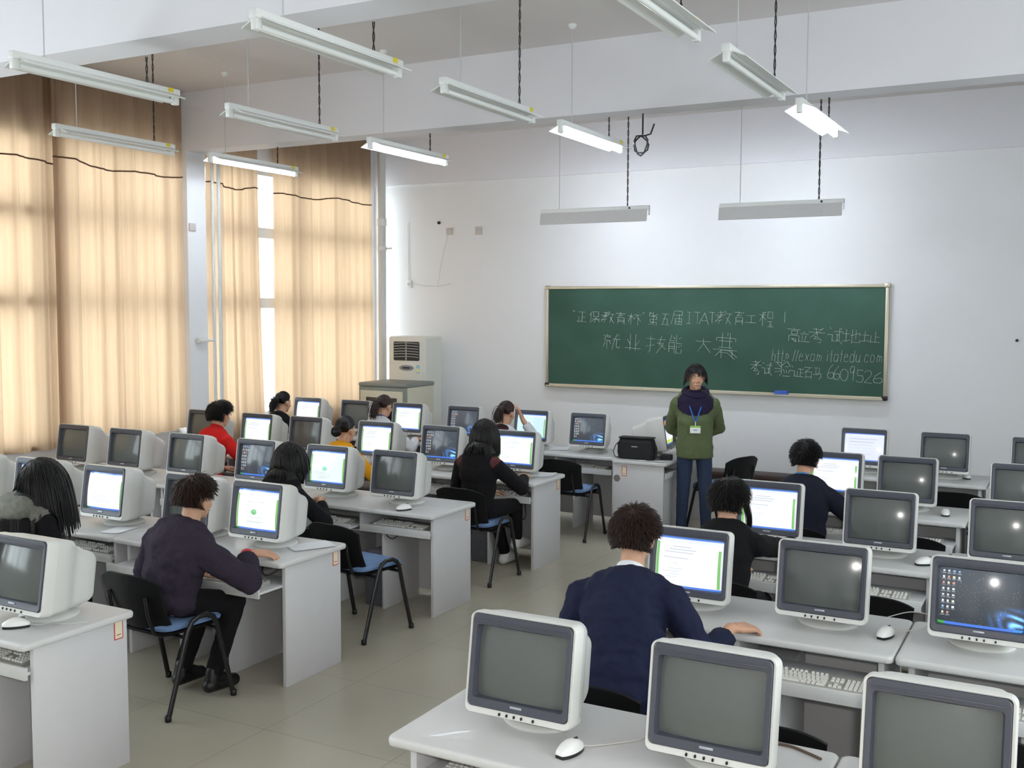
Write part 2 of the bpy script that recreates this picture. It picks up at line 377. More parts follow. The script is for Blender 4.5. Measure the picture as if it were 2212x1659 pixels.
tag(MB().tube([(0.70, YF, 1.89), (0.70, YF-0.02, 1.89)], 0.014, 10).build('wall_hook', M_BLACKP), 'tiny dark hook on front wall at the right edge', 'hook')
pl = MB().box(XP, XP+0.02, 7.96, 8.05, 2.98, 3.06, 0.004).build('pillar_plate', M_PLATE)
tag(pl, 'small pale switch plate on the white pillar between curtains', 'switch')
cw = MB()
cpts = [(-1.97, 8.14, 3.79), (-1.97, 8.14, 3.62)]
for k in range(26):
    a = PI/2 - k*2*PI/12; rr = 0.075 + 0.012*math.sin(k*1.3); cpts.append((-1.985+rr*math.cos(a)*0.8, 8.14+0.01*math.sin(k), 3.535+rr*math.sin(a)))
cpts += [(-1.90, 8.14, 3.62), (-1.87, 8.14, 3.70)]
cw.tube(cpts, 0.007, 6)
tag(cw.build('cable_loop', M_DCABLE), 'grey cable coiled in a loop hanging below the far ceiling beam', 'cable')

# ------------------------------------------------------------------ fluorescent lamps
def suspend(root, dy, ztop, kind):
    if kind == 'rod':
        MB().tube([(0, dy, 0.045), (0, dy, ztop)], 0.004, 6).build('suspension_rod', M_EDGE, root)
        MB().lathe([(0.035,0),(0.03,-0.02),(0.012,-0.035)][::-1], 12, (0, dy, ztop)).build('ceiling_rose', M_METALW, root)
    else:
        m = MB(); n = int((ztop-0.05)/0.03)+2
        for s in (0, PI):
            m.tube([(0.005*math.cos(k*1.05+s), dy+0.005*math.sin(k*1.05+s), 0.04+(ztop-0.04)*k/n) for k in range(n+1)], 0.0036, 5)
        m.build('suspension_cord', M_DCABLE, root)
def lamp(label, x, y0, z, lit, rods):
    root = thing('fluorescent_lamp', label, 'lamp', (x, y0+0.62, z), 0, 'hanging strip lamps')
    L = 0.62
    MB().box(-0.024, 0.024, -L, L, 0.0, 0.045, 0.004).build('housing', M_METALW, root)
    sec = [(-0.026, 0.012), (-0.105, -0.028), (-0.105, -0.034), (-0.026, 0.004), (0.026, 0.004), (0.105, -0.028+0.0), (0.105, -0.022), (0.026, 0.012)]
    MB().loft([[(a, yy, b) for a, b in sec] for yy in (-L+0.035, L-0.035)], True, True).build('reflector', M_REFL, root, True, 20)
    MB().tube([(0, -L+0.05, -0.035), (0, L-0.05, -0.035)], 0.0165, 14).build('tube', M_TUBEON if lit else M_TUBEOFF, root)
    for s in (-1, 1):
        MB().box(-0.018, 0.018, s*(L-0.025)-0.022, s*(L-0.025)+0.022, -0.055, 0.02, 0.006).build('lamp_holder', M_METALW, root)
    MB().box(-0.026, 0.026, L-0.105, L-0.06, 0.018, 0.0458).build('sticker', M_STICK, root)
    for dy, zt, kind in rods: suspend(root, dy, zt-z, kind)
    return root
ZL = 3.58
cols = (-5.874, -4.062, -2.282, -0.479)
cname = ('nearest the curtains', 'second from the curtains', 'third from the curtains', 'fourth from the curtains')
for c, x in enumerate(cols):
    if c > 0:
        lamp('unlit white strip lamp in the nearest lamp row, ' + ('leftmost' if c == 1 else 'second' if c == 2 else 'cut by the top edge'), x, 3.856, ZL, False, ((-0.40, ZC, 'rod'), (0.36, 3.79, 'cord')))
    lamp('unlit white strip lamp in the middle lamp row, ' + cname[c], x, 5.552, ZL, False, ((-0.40, ZC, 'rod'), (0.40, ZC, 'cord')))
    lamp('brightly lit strip lamp near the chalkboard beam, ' + cname[c], x, 7.216, ZL, True, ((-0.40, ZC, 'rod'), (0.33, 3.79, 'cord')))
def board_lamp(label, xa, xb, y, z):
    root = thing('chalkboard_lamp', label, 'lamp', ((xa+xb)/2, y, z), 0, 'chalkboard lamps'); L = (xb-xa)/2
    MB().box(-L, L, -0.02, 0.03, 0.0, 0.04, 0.004).build('housing', M_METALW, root)
    sec = [(-0.03, 0.0), (-0.05, -0.125), (-0.045, -0.127), (-0.02, -0.004), (0.06, 0.0), (0.065, 0.006)]
    MB().loft([[(xx, a, b) for a, b in sec] for xx in (-L, L-0.01)], True, True).build('reflector', mat('lamp_reflector_back', (196, 194, 194), 0.5), root, True, 20)
    MB().tube([(-L+0.03, 0.015, -0.04), (L-0.04, 0.015, -0.04)], 0.0165, 12).build('tube', M_TUBEON, root)
    for s in (-1, 1): MB().box(s*(L-0.02)-0.015, s*(L-0.02)+0.015, -0.005, 0.035, -0.06, 0.005).build('lamp_holder', M_METALW, root)
    MB().tube([(L*0.66, -0.022, 0.018), (L*0.66, -0.017, 0.018)], 0.012, 8).build('screw', M_BLACKP, root)
    MB().tube([(-L*0.66, 0, 0.04), (-L*0.66, 0, ZC-z)], 0.004, 6).build('suspension_rod', M_EDGE, root)
    m = MB(); n = 40
    for s in (0, PI): m.tube([(L*0.66-0.03+0.006*math.cos(k*1.05+s), 0.006*math.sin(k*1.05+s), 0.03+(ZC-z-0.03)*k/n) for k in range(n+1)], 0.0045, 5)
    m.build('suspension_cord', M_DCABLE, root)
board_lamp('pale reflector lamp hung over the chalkboard, left one', -3.99, -2.74, 10.3, 3.225)
board_lamp('pale reflector lamp hung over the chalkboard, right one', -1.985, -0.77, 10.3, 3.205)

# ------------------------------------------------------------------ chalkboard
BX0, BX1, BZ0, BZ1 = -4.51, -0.515, 1.245, 2.457
cb = thing('chalkboard', 'long green chalkboard with chalk writing and aluminium frame on front wall', 'chalkboard', (0, 0, 0))
MB().box(BX0+0.02, BX1-0.02, YF-0.035, YF, BZ0+0.02, BZ1-0.02).build('writing_surface', M_BOARD, cb, False)
f = MB()
f.box(BX0, BX1, YF-0.055, YF-0.001, BZ1-0.035, BZ1, 0.008).box(BX0, BX1, YF-0.055, YF-0.001, BZ0, BZ0+0.03, 0.008)
f.box(BX0, BX0+0.035, YF-0.055, YF-0.001, BZ0, BZ1, 0.008).box(BX1-0.035, BX1, YF-0.055, YF-0.001, BZ0, BZ1, 0.008)
f.build('frame', M_ALU, cb)
MB().box(BX0+0.03, BX1-0.03, YF-0.11, YF-0.05, BZ0-0.004, BZ0+0.008, 0.003).box(BX0+0.03, BX1-0.03, YF-0.11, YF-0.104, BZ0+0.005, BZ0+0.016).build('chalk_tray', M_ALU, cb)
for xx in (BX0+0.02, BX1-0.02):
    for zz in (BZ0+0.015, BZ1-0.015):
        MB().box(xx-0.03, xx+0.03, YF-0.062, YF-0.003, zz-0.025, zz+0.025, 0.012).build('corner_cap', M_BLACKP if zz < 2 else M_ALU, cb)
er = MB().box(-1.68, -1.53, YF-0.108, YF-0.06, BZ0+0.009, BZ0+0.034, 0.006).box(-1.675, -1.535, YF-0.106, YF-0.062, BZ0+0.030, BZ0+0.058, 0.008)
tag(er.build('chalk_eraser', mat('blue_eraser', (58, 92, 176), 0.6)), 'blue chalk eraser lying on the chalkboard ledge', 'eraser')

STROKES = {
 '正': '1989 5951 5585 2520 0191', '保': '3916 2720 4549898545 3393 6450 6431 6491', '教': '1848 3936 0656 5901 154524 3320 0243 6956 6797 8760 6590',
 '育': '4958 0898 5836 3677 2520 2585 8580 2383 2282', '杯': '0747 2920 2702 2745 4898 7844 7770 7693', '第': '2916 1848 5946 5698 2686 8684 2484 2422 2282 8280 5750 5210',
 '五': '1989 5920 2575 7570 0090', '届': '2989 8986 2686 2900 3430 3484 8480 3080 6760 3282', 'I': '2979 5950 2070', 'T': '1989 5950', 'A': '5900 5990 2373', '工': '1888 5851 0191',
 '程': '4928 0747 2920 2703 2644 5989 8985 5559 5585 5383 7370 6181 5090', '就': '2928 0848 1747 1747 4545 4515 1517 2520 1401 3543 5696 7966 6650 7672 7281 8192 8988',
 '业': '3930 6960 1633 8663 0191', '技': '0747 2921 2110 0344 5797 7964 5585 8550 6592', '能': '2916 1646 3847 1510 1545 4540 1343 1242 5955 5585 8867 5450 5080 8082 8463',
 '大': '1797 5956 5620 5690', '赛': '5958 1716 1787 8786 2676 2474 3934 6964 0393 3311 6391 3330 3373 7371 5222 5280', '高': '4958 0898 3777 7775 3735 3575 1410 1484 8480 3262 3260 6062',
 '立': '4958 1787 3632 6652 0191', '考': '2878 4954 0696 8913 3463 4332 3272 7270 7050', '试': '1928 0535 3531 3142 4797 7972 7290 8988 5575 6561 4172', '地': '0646 2921 0142 4597 5950 5191 9193 7973 9795',
 '址': '0646 2921 0142 7971 7595 5651 4191', '验': '0848 4845 1845 0444 4441 4130 0243 7946 7996 6686 5462 7472 9482 5090', '证': '1928 0535 3531 3142 5797 7771 7494 5551 4191', '码': '0848 3804 1510 1545 4540 1141 5888 8884 6864 6494 9491 9180 5383',
 '"': '2926 5956', '.': '3040', '(': '5955 5552 5250', '6': '7936 3612 1220 2070 7092 9284 8464 6423', '0': '4916 1612 1230 3070 7093 9397 9769 6949', '9': '8959 5937 3745 4575 7587 8789 8770',
 '5': '8929 2925 2575 7593 9370 7030 3011', '2': '1739 3979 7987 8775 7510 1090',
 'h': '3930 3545 4575 7585 8580', 't': '5951 5160 6070 3686', 'p': '3633 3000 3656 5684 8452 5222', ':': '5545 5141', '/': '8910', 'e': '2474 7475 7566 6636 3624 2421 2130 3070 7081', 'x': '2680 8620', 'a': '8666 6636 3624 2421 2130 3060 6082 8680',
 'm': '2620 2435 3545 4554 5450 5465 6575 7584 8480', 'i': '5650 5859', 'd': '8980 8466 6636 3624 2421 2130 3060 6082', 'u': '2622 2230 3060 6082 8680', 'c': '8575 7556 5636 3624 2421 2130 3060 6081', 'o': '5636 3624 2422 2230 3060 6082 8284 8466 6656',
}
rw = random.Random(7)
def write(mbs, ch, cx, cz, wd, ht, slant=0.0, r=0.0062):
    for st in STROKES[ch].split():
        pts = [(int(st[i])/9.0-0.5, int(st[i+1])/9.0-0.5) for i in range(0, len(st), 2)]
        jx, jz = rw.uniform(-0.02, 0.02), rw.uniform(-0.02, 0.02)
        P = []
        for (u, v), (u2, v2) in zip(pts[:-1], pts[1:]):
            for k in range(3): P.append((u+(u2-u)*k/3, v+(v2-v)*k/3))
        P.append(pts[-1])
        mbs.tube([(cx+(u+jx+slant*v)*wd, YF-0.0352, cz+(v+jz-0.06*u)*ht) for u, v in P], [r*rw.uniform(0.75, 1.15) for _ in P], 6, True, 0, 0.3)
LINES = (([('"',-4.134,2.144,.05,.05),('正',-4.037,2.084,.13,.125),('保',-3.872,2.088,.15,.13),('教',-3.696,2.09,.16,.13),('育',-3.532,2.079,.12,.14),('杯',-3.357,2.069,.16,.13),('"',-3.239,2.122,.04,.05),('第',-3.126,2.076,.12,.15),('五',-2.975,2.069,.10,.12),('届',-2.827,2.09,.14,.15),('I',-2.691,2.086,.08,.13),('T',-2.593,2.086,.09,.13),('A',-2.51,2.081,.11,.13),('T',-2.422,2.088,.10,.13),('教',-2.285,2.094,.19,.15),('育',-2.11,2.09,.11,.15),('工',-1.973,2.08,.13,.10),('程',-1.794,2.081,.16,.16),('(',-1.601,2.105,.07,.12)]),
 ([('就',-3.641,1.799,.22,.18),('业',-3.37,1.798,.20,.19),('技',-3.085,1.78,.24,.20),('能',-2.846,1.787,.19,.21),('大',-2.526,1.779,.20,.15),('赛',-2.254,1.779,.28,.30)]),
 ([('高',-1.496,1.915,.14,.15),('立',-1.384,1.890,.12,.12),('考',-1.25,1.914,.17,.16),('试',-1.058,1.912,.16,.17),('地',-0.891,1.904,.18,.15),('址',-0.696,1.898,.20,.13)]),
 ([('考',-1.909,1.549,.13,.15),('试',-1.785,1.533,.12,.14),('验',-1.613,1.542,.17,.16),('证',-1.455,1.51,.15,.13),('码',-1.284,1.508,.18,.13),('.',-1.181,1.474,.04,.03),('6',-1.095,1.529,.075,.15),('6',-1.033,1.516,.075,.15),('0',-0.957,1.496,.085,.12),('9',-0.879,1.513,.075,.15),('5',-0.793,1.487,.085,.13),('2',-0.708,1.482,.09,.13),('6',-0.61,1.478,.11,.12)]))
for li, ln in enumerate(LINES):
    for ch, x, z, wd, ht in ln: m = MB(); write(m, ch, x, z, wd, ht, 0.05); m.build('chalk_character', M_CHALK, cb)
url = 'http://exam.itatedu.com'; wt = {'i':.55,'t':.75,'/':.55,':':.5,'.':.5,'m':1.35}; tot = sum(wt.get(c,1.0) for c in url); xx = -1.745
for c in url:
    cwid = wt.get(c,1.0)/tot*1.19; u = (xx+cwid/2+1.745)/1.19
    m = MB(); write(m, c, xx+cwid/2, 1.685+0.012*u, min(cwid*0.95, .065), .125 if c in 'htd/p' else .115, 0.25, 0.0054); xx += cwid; m.build('chalk_character', M_CHALK, cb)
# ------------------------------------------------------------------ computer desks
DW, DD = 1.378, 0.611
def plan_ring(x0, x1, y0, y1, r, z, n=5):
    pts = []
    for cx, cy, a0 in ((x1-r,y1-r,0),(x0+r,y1-r,PI/2),(x0+r,y0+r,PI),(x1-r,y0+r,1.5*PI)):
        for k in range(n+1):
            a = a0+PI/2*k/n; pts.append((cx+r*math.cos(a), cy+r*math.sin(a), z))
    return pts
def desktop_mesh(w_=DW, d_=DD):
    m = MB(); h = w_/2
    m.loft([plan_ring(-h+i, h-i, i, d_-i, 0.03, z) for i, z in ((0.010,0.716),(0.002,0.720),(0,0.728),(0,0.740),(0.003,0.747),(0.011,0.750))])
    return m
SHARE = {}
def shared(key, mk):
    if key not in SHARE: SHARE[key] = mk()
    return SHARE[key]
def inst(name, me, parent, loc=(0,0,0), rz=0):
    o = bpy.data.objects.new(name, me); COL.objects.link(o); o.parent = parent; o.location = loc; o.rotation_euler = (0,0,rz); return o
M_LABEL = mat('cream_label', (226, 216, 190), 0.7); M_RED = mat('red_label_border', (188, 52, 48), 0.6)
def label_mesh():
    m = MB(); m.box(0, 0.0015, -0.026, 0.026, -0.048, 0.048, m=1); m.box(0.001, 0.002, -0.021, 0.021, -0.043, 0.043, m=0)
    m.box(0.0015, 0.0024, -0.012, 0.014, -0.028, -0.024, m=1); return m.mesh('asset_label', [M_LABEL, M_RED], False)
def tray_mesh():
    m = MB(); m.box(-0.30, 0.30, 0.0, 0.34, 0.585, 0.600, 0.002); return m.mesh('keyboard_tray', M_PANEL)
def lip_mesh():
    m = MB(); m.box(-0.302, 0.302, -0.016, 0.0, 0.565, 0.622, 0.002)
    for s in (-0.16, 0.2): m.tube([(s, -0.0165, 0.588), (s, -0.0175, 0.588)], 0.004, 8)
    return m.mesh('tray_lip', M_DESK)
def desk(label, cx, yf, exts, lab=True, group='white computer desks'):
    root = thing('computer_desk', label, 'desk', (cx, yf, 0), 0, group); h = DW/2
    inst('desktop', shared('dt', lambda: desktop_mesh().mesh('desktop', M_DESK, True, 50)), root)
    pm = shared('sp', lambda: MB().box(-0.0125, 0.0125, 0.085, 0.595, 0.0, 0.717, 0.0015).mesh('side_panel', M_PANEL))
    for s in (-1, 1): inst('side_panel', pm, root, (s*(h-0.058), 0, 0))
    dm = shared('dp', lambda: MB().box(-0.009, 0.009, 0.095, 0.555, 0.0, 0.555, 0.001).mesh('divider_panel', M_PANEL))
    for s in (-1, 1): inst('divider_panel', dm, root, (s*0.2, 0, 0))
    inst('pedestal_top', shared('pt', lambda: MB().box(-0.209, 0.209, 0.095, 0.555, 0.5555, 0.565, 0.001).mesh('pedestal_top', M_PANEL)), root)
    inst('centre_panel', shared('cp', lambda: MB().box(-0.0125, 0.0125, 0.10, 0.555, 0.5655, 0.716, 0.001).mesh('centre_panel', M_PANEL)), root)
    inst('back_panel', shared('bp', lambda: MB().box(-h+0.071, h-0.071, 0.556, 0.572, 0.05, 0.716, 0.001).mesh('back_panel', M_PANEL)), root)
    tm, lm = shared('tm', tray_mesh), shared('lm', lip_mesh)
    for s, e in zip((-1, 1), exts):
        if e is None: continue
        t = inst('keyboard_tray', tm, root, (s*0.32, e+0.016, 0)); inst('tray_lip', lm, t)
    if lab: inst('asset_label', shared('al', label_mesh), root, (h-0.0455, 0.545, 0.668))
    return root
# ------------------------------------------------------------------ keyboards, mice, towers
def kb_body():
    m = MB(); m.loft([[(x, y0, z) for y0, z in ((0, 0), (0, 0.012), (0.02, 0.015), (0.15, 0.026), (0.158, 0.020), (0.158, 0))] for x in (-0.225, -0.222, 0.222, 0.225)]); return m.mesh('keyboard_body', M_KEYB, True, 30)
def kb_keys():
    m = MB()
    def key(x, y, w_, d_=0.0155):
        z = 0.0145+(y-0.02)*0.085; e = 0.0025
        vs = [(x,y,z),(x+w_,y,z),(x+w_,y+d_,z),(x,y+d_,z),(x+e,y+e,z+0.009),(x+w_-e,y+e,z+0.009),(x+w_-e,y+d_-e,z+0.009),(x+e,y+d_-e,z+0.009)]
        m.add(vs, [(4,5,6,7),(0,1,5,4),(1,2,6,5),(2,3,7,6),(3,0,4,7)])
    p = 0.019
    for r_ in range(5):
        y = 0.022+r_*p; n = 15; x = -0.218
        if r_ == 0: ws = [1.5,1,1.4,5.6,1.4,1,1,2.1]
        else: ws = [(1.0,1.3,1.5,1.9)[4-r_] if r_ < 5 else 1]+[1]*12; ws.append(15-sum(ws))
        for w_ in ws: key(x, y, w_*p*1.0-0.003); x += w_*p
        for c in range(3):
            if r_ in (0, 3, 4) or (r_ == 1 and c == 1): key(0.078+c*p, y, p-0.003)
        for c in range(4): key(0.142+c*p, y, p-0.003)
    x = -0.218
    for g in (1, 4, 4, 4):
        for c in range(g): key(x, 0.128, p-0.004, 0.012); x += p
        x += 0.011
    return m.mesh('keycaps', M_KEYS, False)
KB_GROUP = 'keyboards on the pull-out trays'
def keyboard(label, x, y, z, rz=0.0):
    r_ = thing('keyboard', label, 'keyboard', (x, y, z), rz, KB_GROUP)
    inst('keyboard_body', shared('kb', kb_body), r_); inst('keycaps', shared('kk', kb_keys), r_)
    return r_
def mouse_shell():
    m = MB(); rings = []
    for t in np.linspace(0, 1, 13):
        y = -0.058+0.116*t; wv = 0.031*math.sin(PI*(0.06+0.88*t))**0.45*(1-0.12*t); hh = 0.036*math.sin(PI*(0.05+0.9*t**1.15))**0.6
        rings.append([(wv*math.copysign(abs(math.cos(a))**0.75, math.cos(a)), y, 0.012+hh*max(0, math.sin(a))**0.8) for a in np.linspace(PI, 0, 13)])
    m.loft(rings, True, True); return m.mesh('mouse_shell', M_MOUSE, True, 60)
def mouse_base():
    m = MB(); rings = []
    for t in np.linspace(0, 1, 9):
        y = -0.056+0.112*t; wv = 0.030*math.sin(PI*(0.07+0.86*t))**0.45*(1-0.12*t)
        rings.append([(-wv, y, 0.0), (wv, y, 0.0), (wv*1.01, y, 0.014), (-wv*1.01, y, 0.014)])
    m.loft(rings, True, True); m.box(-0.003, 0.003, 0.018, 0.036, 0.03, 0.0475, 0.001); return m.mesh('mouse_base', M_MOUSEB, True, 40)
def mouse(label, x, y, rz, cable):
    r_ = thing('computer_mouse', label, 'mouse', (x, y, 0.7505), rz, 'mice on the desks')
    inst('mouse_base', shared('mbs', mouse_base), r_); inst('mouse_shell', shared('msh', mouse_shell), r_)
    if cable:
        P = [Vector((0, 0.054, 0.012))]+[Vector(c) for c in cable]; pts = []
        for i in range(len(P)-1):
            p0, p1, p2, p3 = P[max(0,i-1)], P[i], P[i+1], P[min(len(P)-1,i+2)]
            for k in range(6):
                t = k/6.0
                pts.append(0.5*((2*p1)+(p2-p0)*t+(2*p0-5*p1+4*p2-p3)*t*t+(3*p1-p0-3*p2+p3)*t**3))
        pts.append(P[-1]); MB().tube(pts, 0.0022, 6).build('mouse_cable', M_CABLE, r_)
    return r_
M_TOWER = mat('pc_tower_grey', (150, 152, 158), 0.5); M_TOWERF = mat('pc_tower_front', (92, 94, 102), 0.5)
def tower(label, x, y):
    r_ = thing('computer_tower', label, 'computer', (x, y, 0.001), 0, 'PC towers under the desks')
    inst('tower_case', shared('tc', lambda: MB().box(-0.085, 0.085, 0.012, 0.40, 0.0, 0.40, 0.004).mesh('tower_case', M_TOWER)), r_)
    def fr():
        m = MB(); m.box(-0.085, 0.085, 0.0, 0.012, 0.0, 0.40, 0.004)
        for z in (0.335, 0.29, 0.245): m.box(-0.07, 0.07, -0.004, 0.002, z, z+0.036, 0.002)
        m.tube([(0, -0.006, 0.18), (0, 0.0, 0.18)], 0.012, 12); m.box(-0.03, 0.03, -0.003, 0.001, 0.06, 0.10, 0.002); return m.mesh('front_panel', M_TOWERF)
    inst('front_panel', shared('tf', fr), r_)
    return r_
# ------------------------------------------------------------------ CRT monitors
TILT = Matrix.Translation((0, 0.2, 0.04)) @ Matrix.Rotation(math.radians(-8.5), 4, 'X') @ Matrix.Translation((0, -0.2, -0.04))
def tl(m): m.v = [tuple(TILT @ Vector(p)) for p in m.v]; return m
MW, Z0, Z1 = 0.405, 0.030, 0.376
def housing_mesh():
    m = MB(); h = MW/2
    R = [(0.060, h-0.03, Z0+0.045, Z1-0.02, .012), (0.012, h-0.0115, Z0+0.024, Z1-0.006, .016), (0.002, h-0.0115, Z0+0.024, Z1-0.006, .016), (0.0, h-0.004, Z0+0.004, Z1-0.003, .022), (0.014, h, Z0, Z1, .026), (0.058, h, Z0, Z1, .026), (0.062, h-0.004, Z0+0.003, Z1-0.003, .026),
         (0.066, h-0.004, Z0+0.003, Z1-0.003, .028), (0.130, h-0.022, Z0+0.004, Z1-0.005, .035), (0.186, h-0.042, Z0+0.006, Z1-0.014, .04), (0.194, h-0.049, Z0+0.010, Z1-0.024, .045),
         (0.225, h-0.056, Z0+0.012, Z1-0.040, .05), (0.290, h-0.074, Z0+0.018, Z1-0.064, .05), (0.340, h-0.090, Z0+0.028, Z1-0.076, .045), (0.358, h-0.100, Z0+0.036, Z1-0.086, .04), (0.365, h-0.114, Z0+0.050, Z1-0.100, .03)]
    m.loft([rrect(-a, a, zb, zt, r, y, 5) for y, a, zb, zt, r in R], True, True)
    tl(m); return m.mesh('housing', M_CASE, True, 34)
OX, OZ0, OZ1 = 0.164, Z0+0.062, Z1-0.050          # visible tube opening
def bezel_mesh():
    m = MB(); a = MW/2-0.013
    m.loft([rrect(-a, a, Z0+0.026, Z1-0.007, .020, 0.0105, 4), rrect(-a, a, Z0+0.026, Z1-0.007, .020, -0.0015, 4), rrect(-a+0.003, a-0.003, Z0+0.029, Z1-0.010, .018, -0.0045, 4),
            rrect(-a+0.006, a-0.006, Z0+0.032, Z1-0.036, .014, -0.0035, 4), rrect(-OX-0.008, OX+0.008, OZ0-0.007, OZ1+0.007, .010, -0.0015, 4), rrect(-OX, OX, OZ0, OZ1, .008, 0.032, 4)], False, True)
    m.box(-a+0.012, a-0.012, -0.0062, -0.002, Z1-0.032, Z1-0.028, 0.001)
    tl(m); return m.mesh('bezel', M_BEZEL, True, 30)
def buttons_mesh(k):
    m = MB(); x = (-0.062, -0.034, -0.006, 0.022, 0.066)[k]; m.tube([(x, 0.004, Z0+0.013), (x, -0.0030, Z0+0.013)], 0.0038, 10, sq=1.5); tl(m); return m.mesh('button', M_BLACKP)
def plate_mesh():
    m = MB(); m.box(-0.022, 0.022, -0.0058, -0.003, Z0+0.041, Z0+0.049, 0.001)
    tl(m); return m.mesh('nameplate', mat('nameplate_silver', (178, 182, 192), 0.35, metal=0.4))
def base_mesh():
    m = MB(); m.lathe([(0.135, 0.0), (0.138, 0.006), (0.132, 0.012), (0.10, 0.019), (0.085, 0.026), (0.07, 0.034), (0.05, 0.040)], 32, (0, 0.2, 0), sy=0.95); return m.mesh('swivel_base', M_CASE, True, 40)
NX, NZ = 168, 126
def canvas(c): a = np.zeros((NZ, NX, 3)); a[:] = c; return a
def rect(a, x0, x1, y0, y1, c, al=1.0):            # fractions, y from the top
    i0, i1, j0, j1 = int(round(y0*NZ)), max(int(round(y0*NZ))+1, int(round(y1*NZ))), int(round(x0*NX)), max(int(round(x0*NX))+1, int(round(x1*NX)))
    a[i0:i1, j0:j1] = a[i0:i1, j0:j1]*(1-al)+np.array(c)*al
def img_exam(seed, disc=None, left=True, pale=(250, 252, 255)):
    r_ = random.Random(seed); a = canvas(pale)
    rect(a, 0, 1, 0, .028, (66, 128, 226)); rect(a, 0, 1, .028, .05, (214, 224, 244)); rect(a, 0, 1, .05, .10, (236, 240, 250))
    if left: rect(a, .008, .05, .12, .955, (128, 196, 112))
    rect(a, .93, .968, .20, .955, (128, 196, 112)); rect(a, .975, 1, .10, .955, (226, 230, 244))
    for k in range(14):
        y = .13+.055*k; x = r_.uniform(.12, .3); L = r_.uniform(.05, .5) if r_.random() < .7 else 0
        if L: rect(a, x, min(.88, x+L), y, y+.012, (176, 188, 204), .8)
    if disc:
        yy, xx = np.mgrid[0:NZ, 0:NX]; d = ((xx/NX-.45)/.066)**2+((yy/NZ-.55)/.072)**2 < 1; a[d] = disc
        for k in range(5): rect(a, .3, .62, .70+.035*k, .71+.035*k, (196, 208, 204), .6)
    rect(a, 0, 1, .962, 1, (74, 128, 232)); rect(a, 0, .09, .962, 1, (60, 160, 74)); return a
def img_page(seed):
    a = canvas((226, 232, 250)); rect(a, 0, 1, 0, .03, (80, 130, 220)); rect(a, 0, 1, .03, .12, (232, 236, 248))
    for k in range(6): rect(a, .12, .82-.06*(k % 3), .2+.11*k, .212+.11*k, (120, 126, 150), .55 if k < 3 else .25)
    rect(a, .0, 1, .962, 1, (96, 140, 232)); return a
def img_dialog(seed):
    a = img_exam(seed, None, False, (244, 240, 246)); rect(a, .5, .95, .70, .80, (60, 84, 200)); rect(a, .5, .95, .80, .93, (216, 224, 236)); rect(a, .3, .8, .34, .35, (60, 60, 80)); return a
def img_desktop(seed):
    r_ = random.Random(seed); yy, xx = np.mgrid[0:NZ, 0:NX]; u = xx/NX; v = yy/NZ
    a = canvas((50, 57, 70)); a *= (0.75+0.35*(1-v))[:, :, None]
    rs = np.random.RandomState(seed); st = rs.rand(NZ, NX) > .992; a[st] = (150, 160, 178)
    b = np.clip(1-((u-.88)/.34)**2-((v-.84)/.30)**2, 0, 1); sw = 0.55+0.45*np.sin(26*(u*.8+v*.7)+5*np.sin(9*u-7*v)); core = np.clip(1-((u-.90)/.16)**2-((v-.82)/.15)**2, 0, 1)
    a += (b*sw)[:, :, None]*np.array((28, 84, 168)); a += (core*sw**2)[:, :, None]*np.array((120, 170, 220))
    pal = [(240, 244, 250), (150, 190, 236), (236, 238, 242), (220, 150, 140), (226, 232, 238), (236, 230, 190)]
    cnt = (8, 8, 8, 2)
    for c in range(4):
        for k in range(cnt[c]):
            if c == 2 and k > 6: continue
            x = .045+.062*c; y = .045+.105*k
            rect(a, x, x+.026, y, y+.038, r_.choice(pal)); rect(a, x-.008, x+.036, y+.052, y+.066, (214, 220, 228), .65)
    rect(a, 0, 1, .955, 1, (70, 124, 230)); rect(a, 0, .09, .955, 1, (60, 170, 80)); rect(a, .88, 1, .955, 1, (60, 150, 236)); return np.clip(a, 0, 255)
def img_teacher(seed):
    a = canvas((226, 232, 250)); rect(a, 0, 1, 0, .04, (70, 120, 220)); rect(a, 0, 1, .04, .2, (240, 150, 60)); rect(a, 0, .4, .2, .36, (110, 160, 240)); rect(a, .4, 1, .2, .8, (236, 240, 255)); rect(a, 0, 1, .82, .96, (196, 214, 80)); rect(a, 0, 1, .962, 1, (74, 128, 232)); return a
SCREEN_E = 0.84
def screen_mats():
    m = bpy.data.materials.new('lit_screen'); m.use_nodes = True; nt = m.node_tree; N = nt.nodes; L = nt.links; b = N['Principled BSDF']
    at = N.new('ShaderNodeAttribute'); at.attribute_name = 'picture'; L.new(at.outputs['Color'], b.inputs['Emission Color'])
    b.inputs['Emission Strength'].default_value = SCREEN_E; b.inputs['Base Color'].default_value = (0.06, 0.065, 0.065, 1); b.inputs['Roughness'].default_value = 0.13
    return m
M_SCREEN = screen_mats()
M_SCROFF = mat('dark_screen_glass', (93, 97, 95), 0.14, noise=0.03, spec=0.5)
